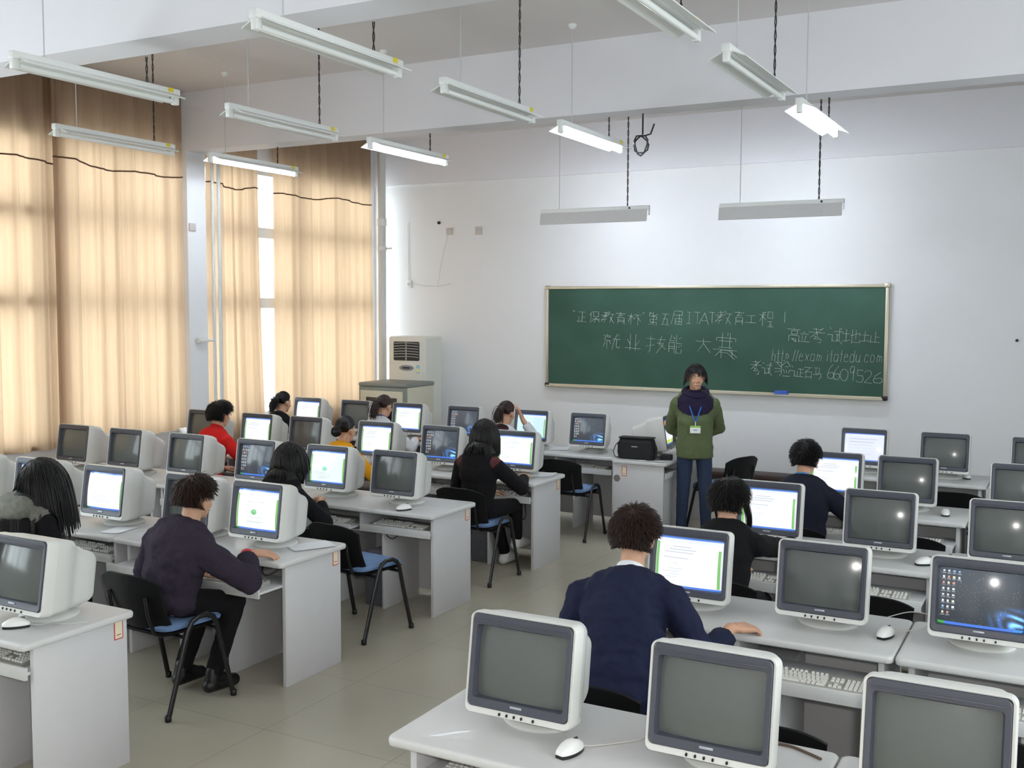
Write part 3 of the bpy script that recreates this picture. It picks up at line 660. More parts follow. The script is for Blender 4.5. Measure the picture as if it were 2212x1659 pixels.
def screen_mesh(img, lit):
    nx, nz = (NX, NZ) if lit else (24, 18)
    vs = []; fs = []; hx = OX+0.002; z0, z1 = OZ0-0.002, OZ1+0.002; zc = (z0+z1)/2
    for j in range(nz+1):
        for i in range(nx+1):
            x = -hx+2*hx*i/nx; z = z1-(z1-z0)*j/nz
            y = 0.0035+(x*x+(z-zc)**2)/1.6
            vs.append(TILT @ Vector((x, y, z)))
    for j in range(nz):
        for i in range(nx):
            q = j*(nx+1)+i; fs.append((q, q+nx+1, q+nx+2, q+1))
    me = bpy.data.meshes.new('screen'); me.from_pydata([tuple(v) for v in vs], [], fs); me.materials.append(M_SCREEN if lit else M_SCROFF)
    me.polygons.foreach_set('use_smooth', [True]*len(fs))
    if lit:
        c = img.reshape(-1, 3)/255.0; c = np.where(c <= 0.04045, c/12.92, ((c+0.055)/1.055)**2.4)
        at = me.color_attributes.new('picture', 'FLOAT_COLOR', 'CORNER')
        full = np.ones((len(fs), 4, 4), dtype=np.float32); full[:, :, :3] = c[:, None, :]
        at.data.foreach_set('color', full.ravel())
    me.update(); return me
IMGS = {'exam': lambda: img_exam(1), 'exam_plain': lambda: img_exam(2, None, False), 'exam_green': lambda: img_exam(3, (98, 190, 104)), 'exam_teal': lambda: img_exam(4, (150, 226, 196), True, (236, 250, 250)),
        'exam_pale': lambda: img_exam(5, None, False, (206, 238, 248)), 'desktop': lambda: img_desktop(6), 'page': lambda: img_page(7), 'dialog': lambda: img_dialog(8), 'teacher': lambda: img_teacher(9)}
def monitor(label, x, y, kind, rz=0.0, z=0.7505):
    r_ = thing('crt_monitor', label, 'computer monitor', (x, y, z), rz, 'CRT monitors on the desks')
    inst('swivel_base', shared('m_base', base_mesh), r_); hs = inst('housing', shared('m_house', housing_mesh), r_)
    inst('bezel', shared('m_bez', bezel_mesh), r_); inst('nameplate', shared('m_pl', plate_mesh), r_)
    for k in range(5): inst('button', shared('m_b%d' % k, lambda: buttons_mesh(k)), r_)
    lit = kind != 'off'
    s = inst('screen', shared('m_s_'+kind, lambda: screen_mesh(IMGS[kind]() if lit else None, lit)), r_)
    return r_
# ------------------------------------------------------------------ chairs
def chair_meshes():
    d = {}
    m = MB(); rings = []
    for z, i in ((0.452, 0.02), (0.458, 0.004), (0.475, 0.0), (0.488, 0.012), (0.493, 0.04)):
        rings.append([(p[0], p[1], z - 0.018*max(0, (p[1]-0.12))/0.1) for p in plan_ring(-0.225+i, 0.225-i, -0.20+i, 0.225-i, 0.07, z)])
    m.loft(rings); d['seat_cushion'] = (m, M_CHAIRS)
    m = MB(); m.loft([[(p[0], p[1], z - 0.018*max(0, (p[1]-0.12))/0.1) for p in plan_ring(-0.225+i, 0.225-i, -0.205+i, 0.225-i, 0.07, z)] for z, i in ((0.428, 0.03), (0.434, 0.006), (0.452, 0.0))]); d['seat_pan'] = (m, M_CHAIRB)
    m = MB(); nu, nv = 20, 14
    def bp(u, v, off):      # backrest shell: u across, v up
        hw = 0.232*(1-0.10*(1-v)) ; zt = 0.31
        su = math.sin(u*PI/2); cz = 0.44+0.02+zt*v
        x = hw*su; edge = abs(su)
        z = 0.462 + zt*v*(1-0.16*edge**3.2) + 0.03*(1-v)*edge**2
        y = -0.205 - 0.085*v + 0.055*su*su - 0.012*math.sin(PI*v)
        return (x, y+off, z)
    g1 = [[bp(-1+2*i/nu, j/nv, 0.006) for i in range(nu+1)] for j in range(nv+1)]
    g2 = [[bp(-1+2*i/nu, j/nv, -0.010) for i in range(nu+1)] for j in range(nv+1)]
    per = lambda g: g[0][:] + [r_[-1] for r_ in g[1:]] + g[-1][-2::-1] + [r_[0] for r_ in g[-2:0:-1]]
    m.loft(g1, False, False); m.loft([r_[::-1] for r_ in g2], False, False); m.loft([per(g1), [(x, y-0.008, z+0.004 if z > 0.6 else z) for x, y, z in per(g1)], per(g2)], False, True)
    d['backrest'] = (m, M_CHAIRB)
    for s, nm in ((-1, 'l'), (1, 'r')):
        m = MB(); x = s*0.262
        P = [(s*0.272, -0.235, 0.006), (x, -0.13, 0.30), (x, -0.085, 0.44), (x, -0.055, 0.492), (x, -0.01, 0.512), (x, 0.05, 0.510), (x, 0.095, 0.488), (x, 0.12, 0.44), (x, 0.155, 0.30), (s*0.272, 0.225, 0.006)]
        m.tube(P, 0.0155, 10, sq=0.75); d['leg_frame_'+nm] = (m, M_CHAIRF)
        m = MB(); m.tube([(s*0.15, 0.12, 0.425), (s*0.15, -0.17, 0.425), (s*0.15, -0.215, 0.45), (s*0.15, -0.252, 0.56), (s*0.15, -0.268, 0.66)], 0.011, 8); d['back_support_'+nm] = (m, M_CHAIRF)
        for yy, q in ((-0.235, 'a'), (0.225, 'b')):
            m = MB(); m.lathe([(0.015, 0), (0.018, 0.003), (0.018, 0.03), (0.014, 0.034)], 12, (s*0.272, yy, 0)); d['foot_cap_'+nm+q] = (m, M_BLACKP)
    m = MB()
    for yy in (-0.11, 0.11): m.tube([(-0.262, yy, 0.421), (0.262, yy, 0.421)], 0.011, 8)
    d['cross_bar'] = (m, M_CHAIRF)
    return {k: v[0].mesh(k, v[1], True, 45) for k, v in d.items()}
CM = chair_meshes()
def chair(label, x, y, rz=0.0):
    r_ = thing('office_chair', label, 'chair', (x, y, 0), rz, 'black and blue office chairs')
    for k, me in CM.items():
        nm = k[:-2] if k[-2:] in ('_l', '_r') else ('foot_cap' if k.startswith('foot_cap') else k)
        inst(nm, me, r_)
    return r_
# ------------------------------------------------------------------ lay out the classroom
YFR = {'A': 2.79, 'B': 4.44, 'C': 6.01, 'D': 7.55, 'E': 9.27}
YMO = {'A': 2.95, 'B': 4.62, 'C': 6.17, 'D': 7.73, 'E': 9.42}
ROWN = {'E': 'front row', 'D': 'second row', 'C': 'third row', 'B': 'fourth row', 'A': 'nearest row'}
XLE, XRE, PITCH_X = -2.654, -0.750, 1.384
ORD = ['first', 'second', 'third', 'fourth', 'fifth', 'sixth']
for row in 'EDCBA':
    yf = YFR[row]
    for k in range(3 if row != 'A' else 1):
        ex = [0.055, 0.055]
        if row == 'B' and k == 0: ex = [-0.10, -0.12]
        if row == 'C' and k == 0: ex = [-0.02, 0.06]
        lab = {0: 'white two-seat computer desk at the aisle end of left block %s', 1: 'white two-seat computer desk in the middle of left block %s', 2: 'white two-seat computer desk by the curtains in left block %s'}[k] % ROWN[row]
        desk(lab, XLE-DW/2-PITCH_X*k, yf, ex, lab=(k == 0 and row != 'E'))
    for k in range(2):
        yy = yf if row != 'A' else 2.76
        lab = ('white two-seat computer desk right of the aisle in %s' if k == 0 else 'white two-seat computer desk at the right picture edge in %s') % ROWN[row]
        desk(lab, XRE+DW/2+PITCH_X*k, yy, [-0.15, -0.15] if row != 'A' else [0.05, 0.05], lab=False)
ML = {'E': [(-6.595,'exam_plain'),(-5.913,'off'),(-5.201,'exam'),(-4.489,'desktop'),(-3.675,'exam_pale'),(-3.035,'desktop')],
      'D': [(-6.561,'off'),(-5.837,'exam'),(-5.225,'off'),(-4.406,'exam'),(-3.704,'desktop'),(-2.95,'exam')],
      'C': [(-6.557,'off'),(-5.905,'off'),(-5.191,'off'),(-4.44,'desktop'),(-3.731,'exam_teal'),(-3.112,'off')],
      'B': [(-5.73,'off'),(-5.035,'dialog'),(-4.343,'exam_plain'),(-3.592,'off'),(-3.029,'exam_green')],
      'A': [(-2.945,'off')]}
MR = {'E': [(-0.382,'page'),(0.279,'off'),(0.987,'off')], 'D': [(-0.291,'exam'),(0.211,'off'),(0.951,'off')], 'C': [(-0.364,'exam'),(0.28,'off'),(0.954,'off')],
      'B': [(-0.338,'exam'),(0.286,'off'),(0.937,'desktop')], 'A': [(-0.354,'off'),(0.307,'off'),(0.955,'off')]}
DESC = {'off': 'CRT monitor with blank dark screen', 'desktop': 'CRT monitor showing starry blue desktop icons', 'exam': 'CRT monitor showing white exam page with green edge', 'exam_plain': 'CRT monitor showing plain white page',
        'exam_green': 'CRT monitor showing white page with green disc', 'exam_teal': 'CRT monitor showing white page with pale teal disc', 'exam_pale': 'CRT monitor showing pale cyan page', 'page': 'CRT monitor showing pale blue text page', 'dialog': 'CRT monitor showing page with blue box'}
for row in 'EDCBA':
    n = len(ML[row])
    for i, (x, kd) in enumerate(ML[row]):
        monitor('%s, %s from aisle, left block %s' % (DESC[kd], ORD[n-1-i], ROWN[row]), x, YMO[row], kd)
    for i, (x, kd) in enumerate(MR[row]):
        monitor('%s, %s from aisle, right block %s' % (DESC[kd], ORD[i], ROWN[row]), x, YMO[row], kd)
# keyboards on trays that the photo shows
for row, blk, k, s, dy in (('E','L',0,1,.055),('E','L',1,1,.055),('D','L',0,-1,.055),('D','L',0,1,.055),('C','L',0,-1,-.02),('C','L',0,1,.06),('C','L',1,-1,.055),('B','L',0,1,-.12),('B','L',1,1,.055),('A','L',0,1,.055),
                       ('E','R',0,1,-.15),('D','R',0,-1,-.15),('D','R',0,1,-.15),('C','R',0,-1,-.15),('C','R',0,1,-.15),('B','R',0,1,-.15),('B','R',1,-1,-.15),('A','R',0,-1,.05)):
    yf = YFR[row] if (row, blk) != ('A', 'R') else 2.76
    cx = (XLE-DW/2-PITCH_X*k) if blk == 'L' else (XRE+DW/2+PITCH_X*k)
    seat = ORD[(2*k + (0 if s > 0 else 1)) if blk == 'L' else (2*k + (0 if s < 0 else 1))]
    keyboard('pale keyboard on the tray of the %s seat from the aisle, %s block %s' % (seat, 'left' if blk == 'L' else 'right', ROWN[row]), cx+s*0.32+(0.05 if (row, blk) == ('B','R') and k == 0 else 0), yf+dy+0.03, 0.6005)
# mice
mouse('white mouse beside the cut-off monitor in left block nearest row', -2.905, 2.945, -0.75, [(0.0, 0.09, 0.004), (-0.02, 0.14, 0.003), (0.02, 0.2, 0.003), (0.02, 0.3, 0.003)])
mouse('white mouse in front of the blank monitor at the end of left block third row', -2.945, 6.085, -0.5, [(0.0, 0.08, 0.004), (-0.02, 0.13, 0.003), (-0.02, 0.3, 0.003)])
mouse('white mouse on the nearest desk, right of the first blank monitor', -0.142, 2.935, -0.25, [(0.02, 0.09, 0.005), (0.06, 0.16, 0.003), (0.10, 0.24, 0.003), (0.10, 0.34, 0.003)])
mouse('white mouse in right block fourth row, beside the seam of two desks', 0.557, 4.715, -0.30, [(0.02, 0.09, 0.01), (0.10, 0.15, 0.03), (0.10, 0.25, 0.06), (-0.02, 0.29, 0.05), (-0.12, 0.26, 0.01)])
mouse('white mouse in right block third row, behind the starry desktop monitor', 0.535, 6.20, -0.9, [(0.02, 0.09, 0.004), (0.06, 0.2, 0.003)])
mouse('white mouse in right block second row, right of the blank monitor', 0.471, 7.80, 0.1, [(0.0, 0.09, 0.004), (0.04, 0.2, 0.003)])
mouse('white mouse in right block front row, right of the blank monitor', 0.44, 9.62, 0.5, [(-0.02, 0.09, 0.01), (-0.06, 0.12, 0.05), (-0.10, 0.10, 0.05), (-0.16, 0.06, 0.01)])
mouse('white mouse beside the monitor base at third seat of left block third row', -4.02, 6.18, 0.3, None)
mouse('white mouse left of the starry monitor base in left block second row', -3.42, 7.74, 0.2, None)
# towers
tower('grey PC tower under the aisle desk of left block third row', XLE-DW/2+0.10, 6.14)
tower('grey PC tower under the aisle desk of left block second row', XLE-DW/2+0.10, 7.68)
tower('grey PC tower under the aisle desk of left block fourth row', XLE-DW/2+0.10, 4.58)
tower('grey PC tower under the right-edge desk of right block fourth row', XRE+PITCH_X+DW/2-0.10, 4.58)
# chairs
chair('black office chair under the person in dark purple coat, left block fourth row', -3.17, 4.08, -0.06)
chair('empty black office chair with blue seat at aisle end of left block third row', -3.01, 5.64, -0.14)
chair('black office chair under the woman at aisle end, left block second row', -3.02, 7.24, -0.04)
chair('empty black office chair with blue seat at aisle end of left block front row', -3.03, 9.04, -0.02)
chair('black office chair under the man in navy suit, right block fourth row', -0.36, 3.76, 0.0)
chair('black office chair under the woman with a side lock, right block third row', -0.40, 5.50, 0.0)
chair('black office chair under the boy with blue collar, right block second row', -0.38, 7.06, 0.0)
chair('empty black office chair at second seat of right block fourth row', 0.33, 3.72, 0.0)
chair('empty black office chair at second seat of right block third row', 0.36, 5.58, 0.0)
chair('empty black office chair at second seat of right block second row', 0.34, 7.12, 0.0)
chair('empty black office chair at second seat of right block front row', 0.43, 8.98, 0.0)
chair('empty black office chair at third seat of right block fourth row', 0.98, 3.98, 0.0)
chair('black office chair by the front wall turned sideways behind the standing teacher', -1.80, 9.95, PI/2-0.40)
chair('black office chair under the girl in yellow jacket, left block second row', -4.42, 7.14, 0.0)
chair('black office chair under the person in red jacket, left block second row', -5.84, 7.10, 0.0)
chair('black office chair under the woman in black, left block third row', -3.74, 5.56, 0.0)
chair('black office chair under the long-haired woman, left block fourth row', -4.36, 3.98, 0.0)
chair('black office chair under the ponytailed girl in black, left block front row', -6.60, 8.84, 0.0)
chair('black office chair under the girl in white and blue jacket, left block front row', -5.22, 8.84, 0.0)
chair('black office chair under the girl with hand on face, left block front row', -3.74, 8.84, 0.0)
# ------------------------------------------------------------------ teacher's desk
TX0, TX1, TY0, TY1 = -2.651, -2.105, 9.16, 10.45
td = thing('teacher_desk', "white teacher's desk with label and grey spot on its end panel", 'desk', (0, 0, 0))
m = MB(); m.loft([plan_ring(TX0+i, TX1-i, TY0+i, TY1-i, 0.025, z) for i, z in ((0.010,0.716),(0.002,0.720),(0,0.728),(0,0.740),(0.003,0.747),(0.011,0.750))])
TD = 0.750
m.build('desktop', M_DESK, td)
MB().box(TX0+0.003, TX1-0.03, TY0+0.03, TY0+0.055, 0, 0.7155, 0.002).build('side_panel', M_PANEL, td)
MB().box(TX0+0.003, TX1-0.03, TY1-0.055, TY1-0.03, 0, 0.7155, 0.002).build('side_panel', M_PANEL, td)
MB().box(TX0+0.02, TX0+0.04, TY0+0.056, TY1-0.056, 0.05, 0.7155, 0.001).build('back_panel', M_PANEL, td)
MB().box(TX1-0.46, TX1-0.045, TY0+0.62, TY0+0.64, 0, 0.7155, 0.001).build('divider_panel', M_PANEL, td)
MB().box(TX1-0.07, TX1-0.052, TY0+0.0565, TY0+0.6195, 0.06, 0.62, 0.001).build('cabinet_door', M_PANEL, td)
tr = MB().box(TX1-0.36, TX1-0.03, TY0+0.06, TY0+0.61, 0.60, 0.615, 0.001).build('keyboard_tray', M_PANEL, td)
MB().box(TX1-0.03, TX1-0.014, TY0+0.06, TY0+0.61, 0.59, 0.645, 0.002).build('tray_lip', M_DESK, tr)
lb = inst('asset_label', shared('al', label_mesh), td, (-2.53, TY0+0.0295, 0.645)); lb.rotation_euler = (0, 0, -PI/2)
sp_ = MB().tube([(-2.605, TY0+0.030, 0.570), (-2.605, TY0+0.0285, 0.570)], 0.034, 24).build('scuff_disc', mat('grey_scuff', (120, 112, 108), 0.8), td)
for xx, zz in ((-2.62, 0.695), (-2.17, 0.69)): MB().tube([(xx, TY0+0.031, zz), (xx, TY0+0.028, zz)], 0.006, 10).build('screw', M_EDGE, td)
monitor("teacher's CRT monitor turned sideways with orange and white page, behind the bag", -2.24, 9.72, 'teacher', PI/2+0.10, TD+0.0005)
M_BAG = mat('black_nylon_bag', (13, 13, 15), 0.75, noise=0.2, bump=0.2, bscale=40)
bag = thing('shoulder_bag', "black shoulder bag with a hanging strap on the teacher's desk", 'bag', (-2.46, 9.335, TD+0.001), 0.05)
m = MB(); R = []
for z, ax, ay in ((0.0, 0.165, 0.06), (0.012, 0.178, 0.072), (0.08, 0.182, 0.076), (0.15, 0.178, 0.066), (0.19, 0.172, 0.05), (0.205, 0.16, 0.03)):
    R.append(plan_ring(-ax, ax, -ay, ay, min(ay*0.9, 0.045), z))
m.loft(R); m.build('bag_body', M_BAG, bag)
m = MB(); m.loft([[(x, -0.078+0.0*x, z) for x in (-0.17, 0.17)] + [(x, -0.070, z) for x in (0.17, -0.17)] for z in (0.05, 0.16)]); m.box(-0.172, 0.172, -0.06, 0.06, 0.196, 0.212, 0.012); m.build('flap', M_BAG, bag)
MB().tube([(-0.172, 0, 0.17), (-0.215, -0.01, 0.12), (-0.235, -0.02, 0.06), (-0.215, -0.03, 0.015), (-0.17, -0.04, 0.006)], 0.013, 8, sq=0.3).build('strap', M_BAG, bag)
MB().tube([(0.172, 0, 0.17), (0.20, -0.01, 0.11), (0.20, -0.03, 0.03), (0.19, -0.06, 0.008), (0.13, -0.10, 0.006)], 0.013, 8, sq=0.3).build('strap', M_BAG, bag)
MB().box(-0.03, 0.03, -0.081, -0.077, 0.12, 0.128, 0.001).build('badge', M_EDGE, bag)
bx = thing('camera_case', "small black case with coiled lead on the teacher's desk corner", 'case', (-2.185, 9.40, TD+0.001), 0.15)
MB().box(-0.058, 0.058, -0.032, 0.032, 0, 0.052, 0.01).build('case_body', M_BAG, bx)
MB().tube([(-0.05, -0.02, 0.004), (-0.09, -0.05, 0.004), (-0.13, -0.04, 0.012), (-0.10, -0.01, 0.02), (-0.06, -0.03, 0.03), (-0.10, -0.06, 0.02), (-0.14, -0.05, 0.006), (-0.12, 0.03, 0.006), (-0.04, 0.10, 0.006)], 0.004, 6).build('lead', M_DCABLE, bx)
# ------------------------------------------------------------------ papers
def paper(label, x, y, z, w_, d_, rz, curl=0.006, n=1):
    m = MB(); k = 8
    for q in range(n):
        g = [[(-w_/2+w_*i/k+0.006*q, -d_/2+d_*j/k+0.004*q, 0.0006+0.0012*q+curl*(max(0, i/k-0.6)**2*2.5+max(0, 0.3-j/k)**2*2)) for i in range(k+1)] for j in range(k+1)]
        gb = [[(a, b, c-0.0005) for a, b, c in r_] for r_ in g]
        m.loft(g, False, False); m.loft([r_[::-1] for r_ in gb], False, False)
    o = m.build('paper_sheet', M_PAPER, None, True); o.location = (x, y, z); o.rotation_euler = (0, 0, rz); return tag(o, label, 'paper', 'loose papers')
paper('white papers right of the green disc monitor, left block fourth row', -2.80, 4.87, 0.7505, 0.20, 0.27, -0.5, 0.01, 2)
paper('white paper left of the purple coat, left block fourth row', -4.17, 4.62, 0.7505, 0.15, 0.20, 0.2, 0.01)
paper('white paper between two monitors on the left block front row', -3.44, 9.62, 0.7505, 0.21, 0.29, 0.35, 0.012, 2)
paper('white paper at the aisle end of left block second row', -2.80, 8.00, 0.7505, 0.19, 0.26, 0.25, 0.012, 2)
paper("white paper on the near edge of the teacher's desk below the bag", -2.27, 9.235, TD+0.0005, 0.26, 0.10, 0.05, 0.015)
paper('white paper by the mouse seat of left block front row near the wall', -5.60, 9.50, 0.7505, 0.2, 0.27, 0.4, 0.01)
m = MB(); rt = random.Random(4)
for k in range(9): m.ell((-0.05+0.0125*k, rt.uniform(-0.012, 0.012), 0.012), (0.014, 0.012, 0.012), None, 8, 6)
o = m.build('beaded_bracelet', mat('white_beads', (206, 200, 190), 0.5)); o.location = (-4.72, 4.66, 0.7505); tag(o, 'string of pale beads on the desk right of the long-haired woman', 'beads')
# ------------------------------------------------------------------ loose cables
def smooth(P):
    P = [Vector(p) for p in P]; pts = []
    for i in range(len(P)-1):
        p0, p1, p2, p3 = P[max(0,i-1)], P[i], P[i+1], P[min(len(P)-1,i+2)]
        for k in range(6):
            t = k/6.0; pts.append(0.5*((2*p1)+(p2-p0)*t+(2*p0-5*p1+4*p2-p3)*t*t+(3*p1-p0-3*p2+p3)*t**3))
    return pts+[P[-1]]
def cable(label, P, r, m): tag(MB().tube(smooth(P), r, 6).build('loose_cable', m), label, 'cable')
cable('dark loop of cable hanging under the keyboard tray, left block second row', ((-2.86, 7.66, 0.584), (-2.865, 7.64, 0.50), (-2.82, 7.63, 0.425), (-2.77, 7.63, 0.46), (-2.80, 7.66, 0.584)), 0.004, M_DCABLE)
cable('short dark cable drooping below the tray edge, left block third row', ((-3.12, 6.10, 0.584), (-3.09, 6.09, 0.545), (-3.04, 6.09, 0.535), (-2.98, 6.10, 0.584)), 0.004, M_DCABLE)
cable('dark cable drooping under the desk top beside the purple coat sleeve', ((-2.88, 4.55, 0.714), (-2.84, 4.49, 0.672), (-2.79, 4.48, 0.660), (-2.74, 4.55, 0.700)), 0.0045, M_DCABLE)
cable('brown cable lying along the rear edge of the nearest desk', ((0.40, 3.33, 0.7545), (0.47, 3.335, 0.7545), (0.55, 3.30, 0.7545), (0.585, 3.28, 0.7545)), 0.0045, mat('brown_cable', (96, 78, 66), 0.6))
# ------------------------------------------------------------------ air conditioner, server cabinet, low bench
M_AC = mat('air_conditioner_cream', (212, 212, 204), 0.4, noise=0.02)
ac = thing('air_conditioner', 'cream floor standing air conditioner in the front left corner', 'air conditioner', (-6.225, 11.12, 0))
m = MB(); m.loft([rrect(-0.285, 0.285, 0.0, 1.83, 0.02, 0.20), rrect(-0.285, 0.285, 0.0, 1.83, 0.02, -0.12), rrect(-0.278, 0.278, 0.006, 1.825, 0.03, -0.15), rrect(-0.25, 0.25, 0.02, 1.80, 0.04, -0.168)])
m.build('cabinet', M_AC, ac)
M_GRILLE = mat('grille_dark', (34, 36, 40), 0.6); M_SLAT = mat('grille_slat', (158, 160, 158), 0.5)
gr = MB().loft([rrect(-0.195, 0.195, 1.525, 1.765, 0.02, -0.165), rrect(-0.195, 0.195, 1.525, 1.765, 0.02, -0.172)]).build('air_outlet', M_GRILLE, ac)
for k in range(6):
    z = 1.562+0.034*k; m = MB()
    m.loft([[(x, -0.173-0.006*(1-(x/0.19)**2)+dy, z+0.010*(1-(x/0.19)**2)+dz) for dy, dz in ((0, 0), (-0.014, 0.004), (-0.014, 0.012), (0, 0.012))] for x in np.linspace(-0.188, 0.188, 9)]); m.build('slat', M_SLAT, gr)
MB().box(-0.008, 0.008, -0.182, -0.17, 1.53, 1.76).build('slat_brace', M_SLAT, gr)
m = MB(); m.lathe([(0.105, 0), (0.11, 0.006), (0.10, 0.012)], 28, (0, 0, 0), sy=0.32); m.v = [(x, -0.168-z, 1.435+y) for x, y, z in m.v]
m.build('control_panel', mat('control_panel_grey', (128, 132, 140), 0.35), ac)
MB().box(-0.055, 0.055, -0.183, -0.178, 1.423, 1.447, 0.002).build('display', M_GRILLE, ac)
el = MB().box(0.145, 0.20, -0.1705, -0.167, 1.37, 1.47).build('energy_label', mat('energy_label_blue', (150, 196, 214), 0.6), ac)
MB().box(0.15, 0.195, -0.1715, -0.1700, 1.385, 1.43).build('label_panel', mat('energy_label_yellow', (226, 220, 160), 0.6), el)
MB().box(-0.265, -0.17, -0.172, -0.166, 1.49, 1.495).build('trim_line', M_EDGE, ac)
M_CABG = mat('cabinet_grey_green', (122, 126, 120), 0.5); M_CABC = mat('cabinet_cream', (196, 192, 172), 0.5)
sv = thing('server_cabinet', 'grey and cream equipment cabinet in front of the air conditioner', 'cabinet', (-6.13, 10.62, 0))
MB().box(-0.345, 0.345, -0.30, 0.28, 0.0, 1.235, 0.004).build('cabinet_body', M_CABC, sv)
MB().box(-0.355, 0.355, -0.335, 0.29, 1.236, 1.285, 0.016).build('cabinet_top', M_CABG, sv)
MB().box(-0.348, 0.348, -0.325, -0.301, 0.02, 1.233, 0.003).build('front_frame', M_CABG, sv)
dr = MB().box(-0.32, 0.30, -0.340, -0.326, 0.05, 1.19, 0.003).build('door', M_CABC, sv)
MB().box(-0.23, 0.22, -0.3445, -0.3405, 0.35, 1.11, 0.001).build('door_window', mat('smoked_window', (38, 32, 32), 0.12), dr)
MB().tube([(0.345, -0.12, 1.0), (0.352, -0.12, 1.0)], 0.02, 12).build('side_lock', M_CABG, sv)
be = thing('low_bench', 'low dark bench along the front wall behind the sideways chair', 'bench', (-1.90, 11.25, 0))
MB().box(-0.62, 0.62, -0.14, 0.14, 0.35, 0.40, 0.006).build('bench_seat', M_FLOORDARK, be)
for sx in (-0.52, 0.52):
    for sy in (-0.1, 0.1): MB().box(sx-0.025, sx+0.025, sy-0.02, sy+0.02, 0, 0.349, 0.003).build('leg', M_FLOORDARK, be)
MB().box(-0.50, 0.50, -0.115, -0.09, 0.22, 0.349, 0.002).build('apron', M_FLOORDARK, be)
# ------------------------------------------------------------------ people
BAKE = []; CLIP = {}
def blob(mb, name, m, parent, voxel, smooth=4, wrinkle=0.0, wsize=0.06):
    me = bpy.data.meshes.new(name); me.from_pydata(mb.v, [], mb.f); me.materials.append(m)
    o = bpy.data.objects.new(name, me); COL.objects.link(o); o.parent = parent
    r_ = o.modifiers.new('remesh', 'REMESH'); r_.mode = 'VOXEL'; r_.voxel_size = voxel; r_.use_smooth_shade = True
    s_ = o.modifiers.new('smooth', 'SMOOTH'); s_.factor = 0.5; s_.iterations = smooth
    if wrinkle:
        t = bpy.data.textures.get('cloth_%d' % int(wsize*1000)) or bpy.data.textures.new('cloth_%d' % int(wsize*1000), 'CLOUDS'); t.noise_scale = wsize; t.noise_depth = 2
        d_ = o.modifiers.new('folds', 'DISPLACE'); d_.texture = t; d_.strength = wrinkle; d_.mid_level = 0.5; d_.texture_coords = 'GLOBAL'
    BAKE.append(o); return o
def bake_all():
    dg = bpy.context.evaluated_depsgraph_get()
    new = [(o, bpy.data.meshes.new_from_object(o.evaluated_get(dg), depsgraph=dg)) for o in BAKE]
    for o, me in new:
        if o in CLIP:
            bm = bmesh.new(); bm.from_mesh(me); fn = CLIP[o]; bmesh.ops.delete(bm, geom=[v for v in bm.verts if not fn(v.co)], context='VERTS'); bmesh.ops.solidify(bm, geom=bm.faces[:], thickness=0.004); bm.to_mesh(me); bm.free()
        old = o.data; o.modifiers.clear(); o.data = me; bpy.data.meshes.remove(old)
        me.polygons.foreach_set('use_smooth', [True]*len(me.polygons))
def V(*a): return Vector(a)
def ik(S, Wp, a, b, pole):
    d = Wp-S; L = min(d.length, (a+b)*0.995); u = d.normalized(); Wn = S+u*L
    x = (a*a-b*b+L*L)/(2*L); h = math.sqrt(max(0, a*a-x*x)); pl = (pole-u*pole.dot(u)).normalized()
    return S+u*x+pl*h, Wn
def hand(mb, Wp, d, n, thumb, curl=0.42, k=1.0):
    """palm, four bent fingers of different length and a thumb; d along the hand, n back of the hand, thumb = side vector"""
    d = d.normalized(); n = (n-d*n.dot(d)).normalized(); t = thumb-d*thumb.dot(d)-n*thumb.dot(n); t = t.normalized()
    mb.cap(Wp-d*0.03, Wp+d*0.015, 0.026*k, 0.027*k, 12, sq=0.78)
    ks = [(0.030, 0.082, 0.072), (0.010, 0.088, 0.080), (-0.011, 0.084, 0.074), (-0.030, 0.076, 0.058)]
    for off, kn, fl in ks:
        K = Wp+d*kn*k+t*off*k
        mb.cap(Wp+d*0.012+t*off*0.62*k, K, 0.0165*k, 0.0118*k, 10)
        p = K; dd = d.copy(); r_ = 0.0098*k
        for seg, (fr, cu) in enumerate(((0.44, 0.75), (0.31, 1.1), (0.25, 0.8))):
            dd = Matrix.Rotation(curl*cu, 3, -(n.cross(d)).normalized() if False else d.cross(n).normalized()) @ dd if False else (dd*math.cos(curl*cu)-n_of(dd, n)*math.sin(curl*cu)).normalized()
            q = p+dd*fl*fr*k; mb.cap(p, q, r_, r_*0.9, 9); p = q; r_ *= 0.9
    T0 = Wp+d*0.022*k+t*0.022*k; T1 = T0+(d*0.62+t*0.72-n*0.22).normalized()*0.042*k; T2 = T1+(d*0.88+t*0.28-n*0.3).normalized()*0.031*k; T3 = T2+(d*0.95+t*0.05-n*0.3).normalized()*0.024*k
    mb.cap(T0, T1, 0.0155*k, 0.012*k, 9); mb.cap(T1, T2, 0.0115*k, 0.0102*k, 9); mb.cap(T2, T3, 0.0102*k, 0.0088*k, 9)
def n_of(d, n): return (n-d*n.dot(d)).normalized()
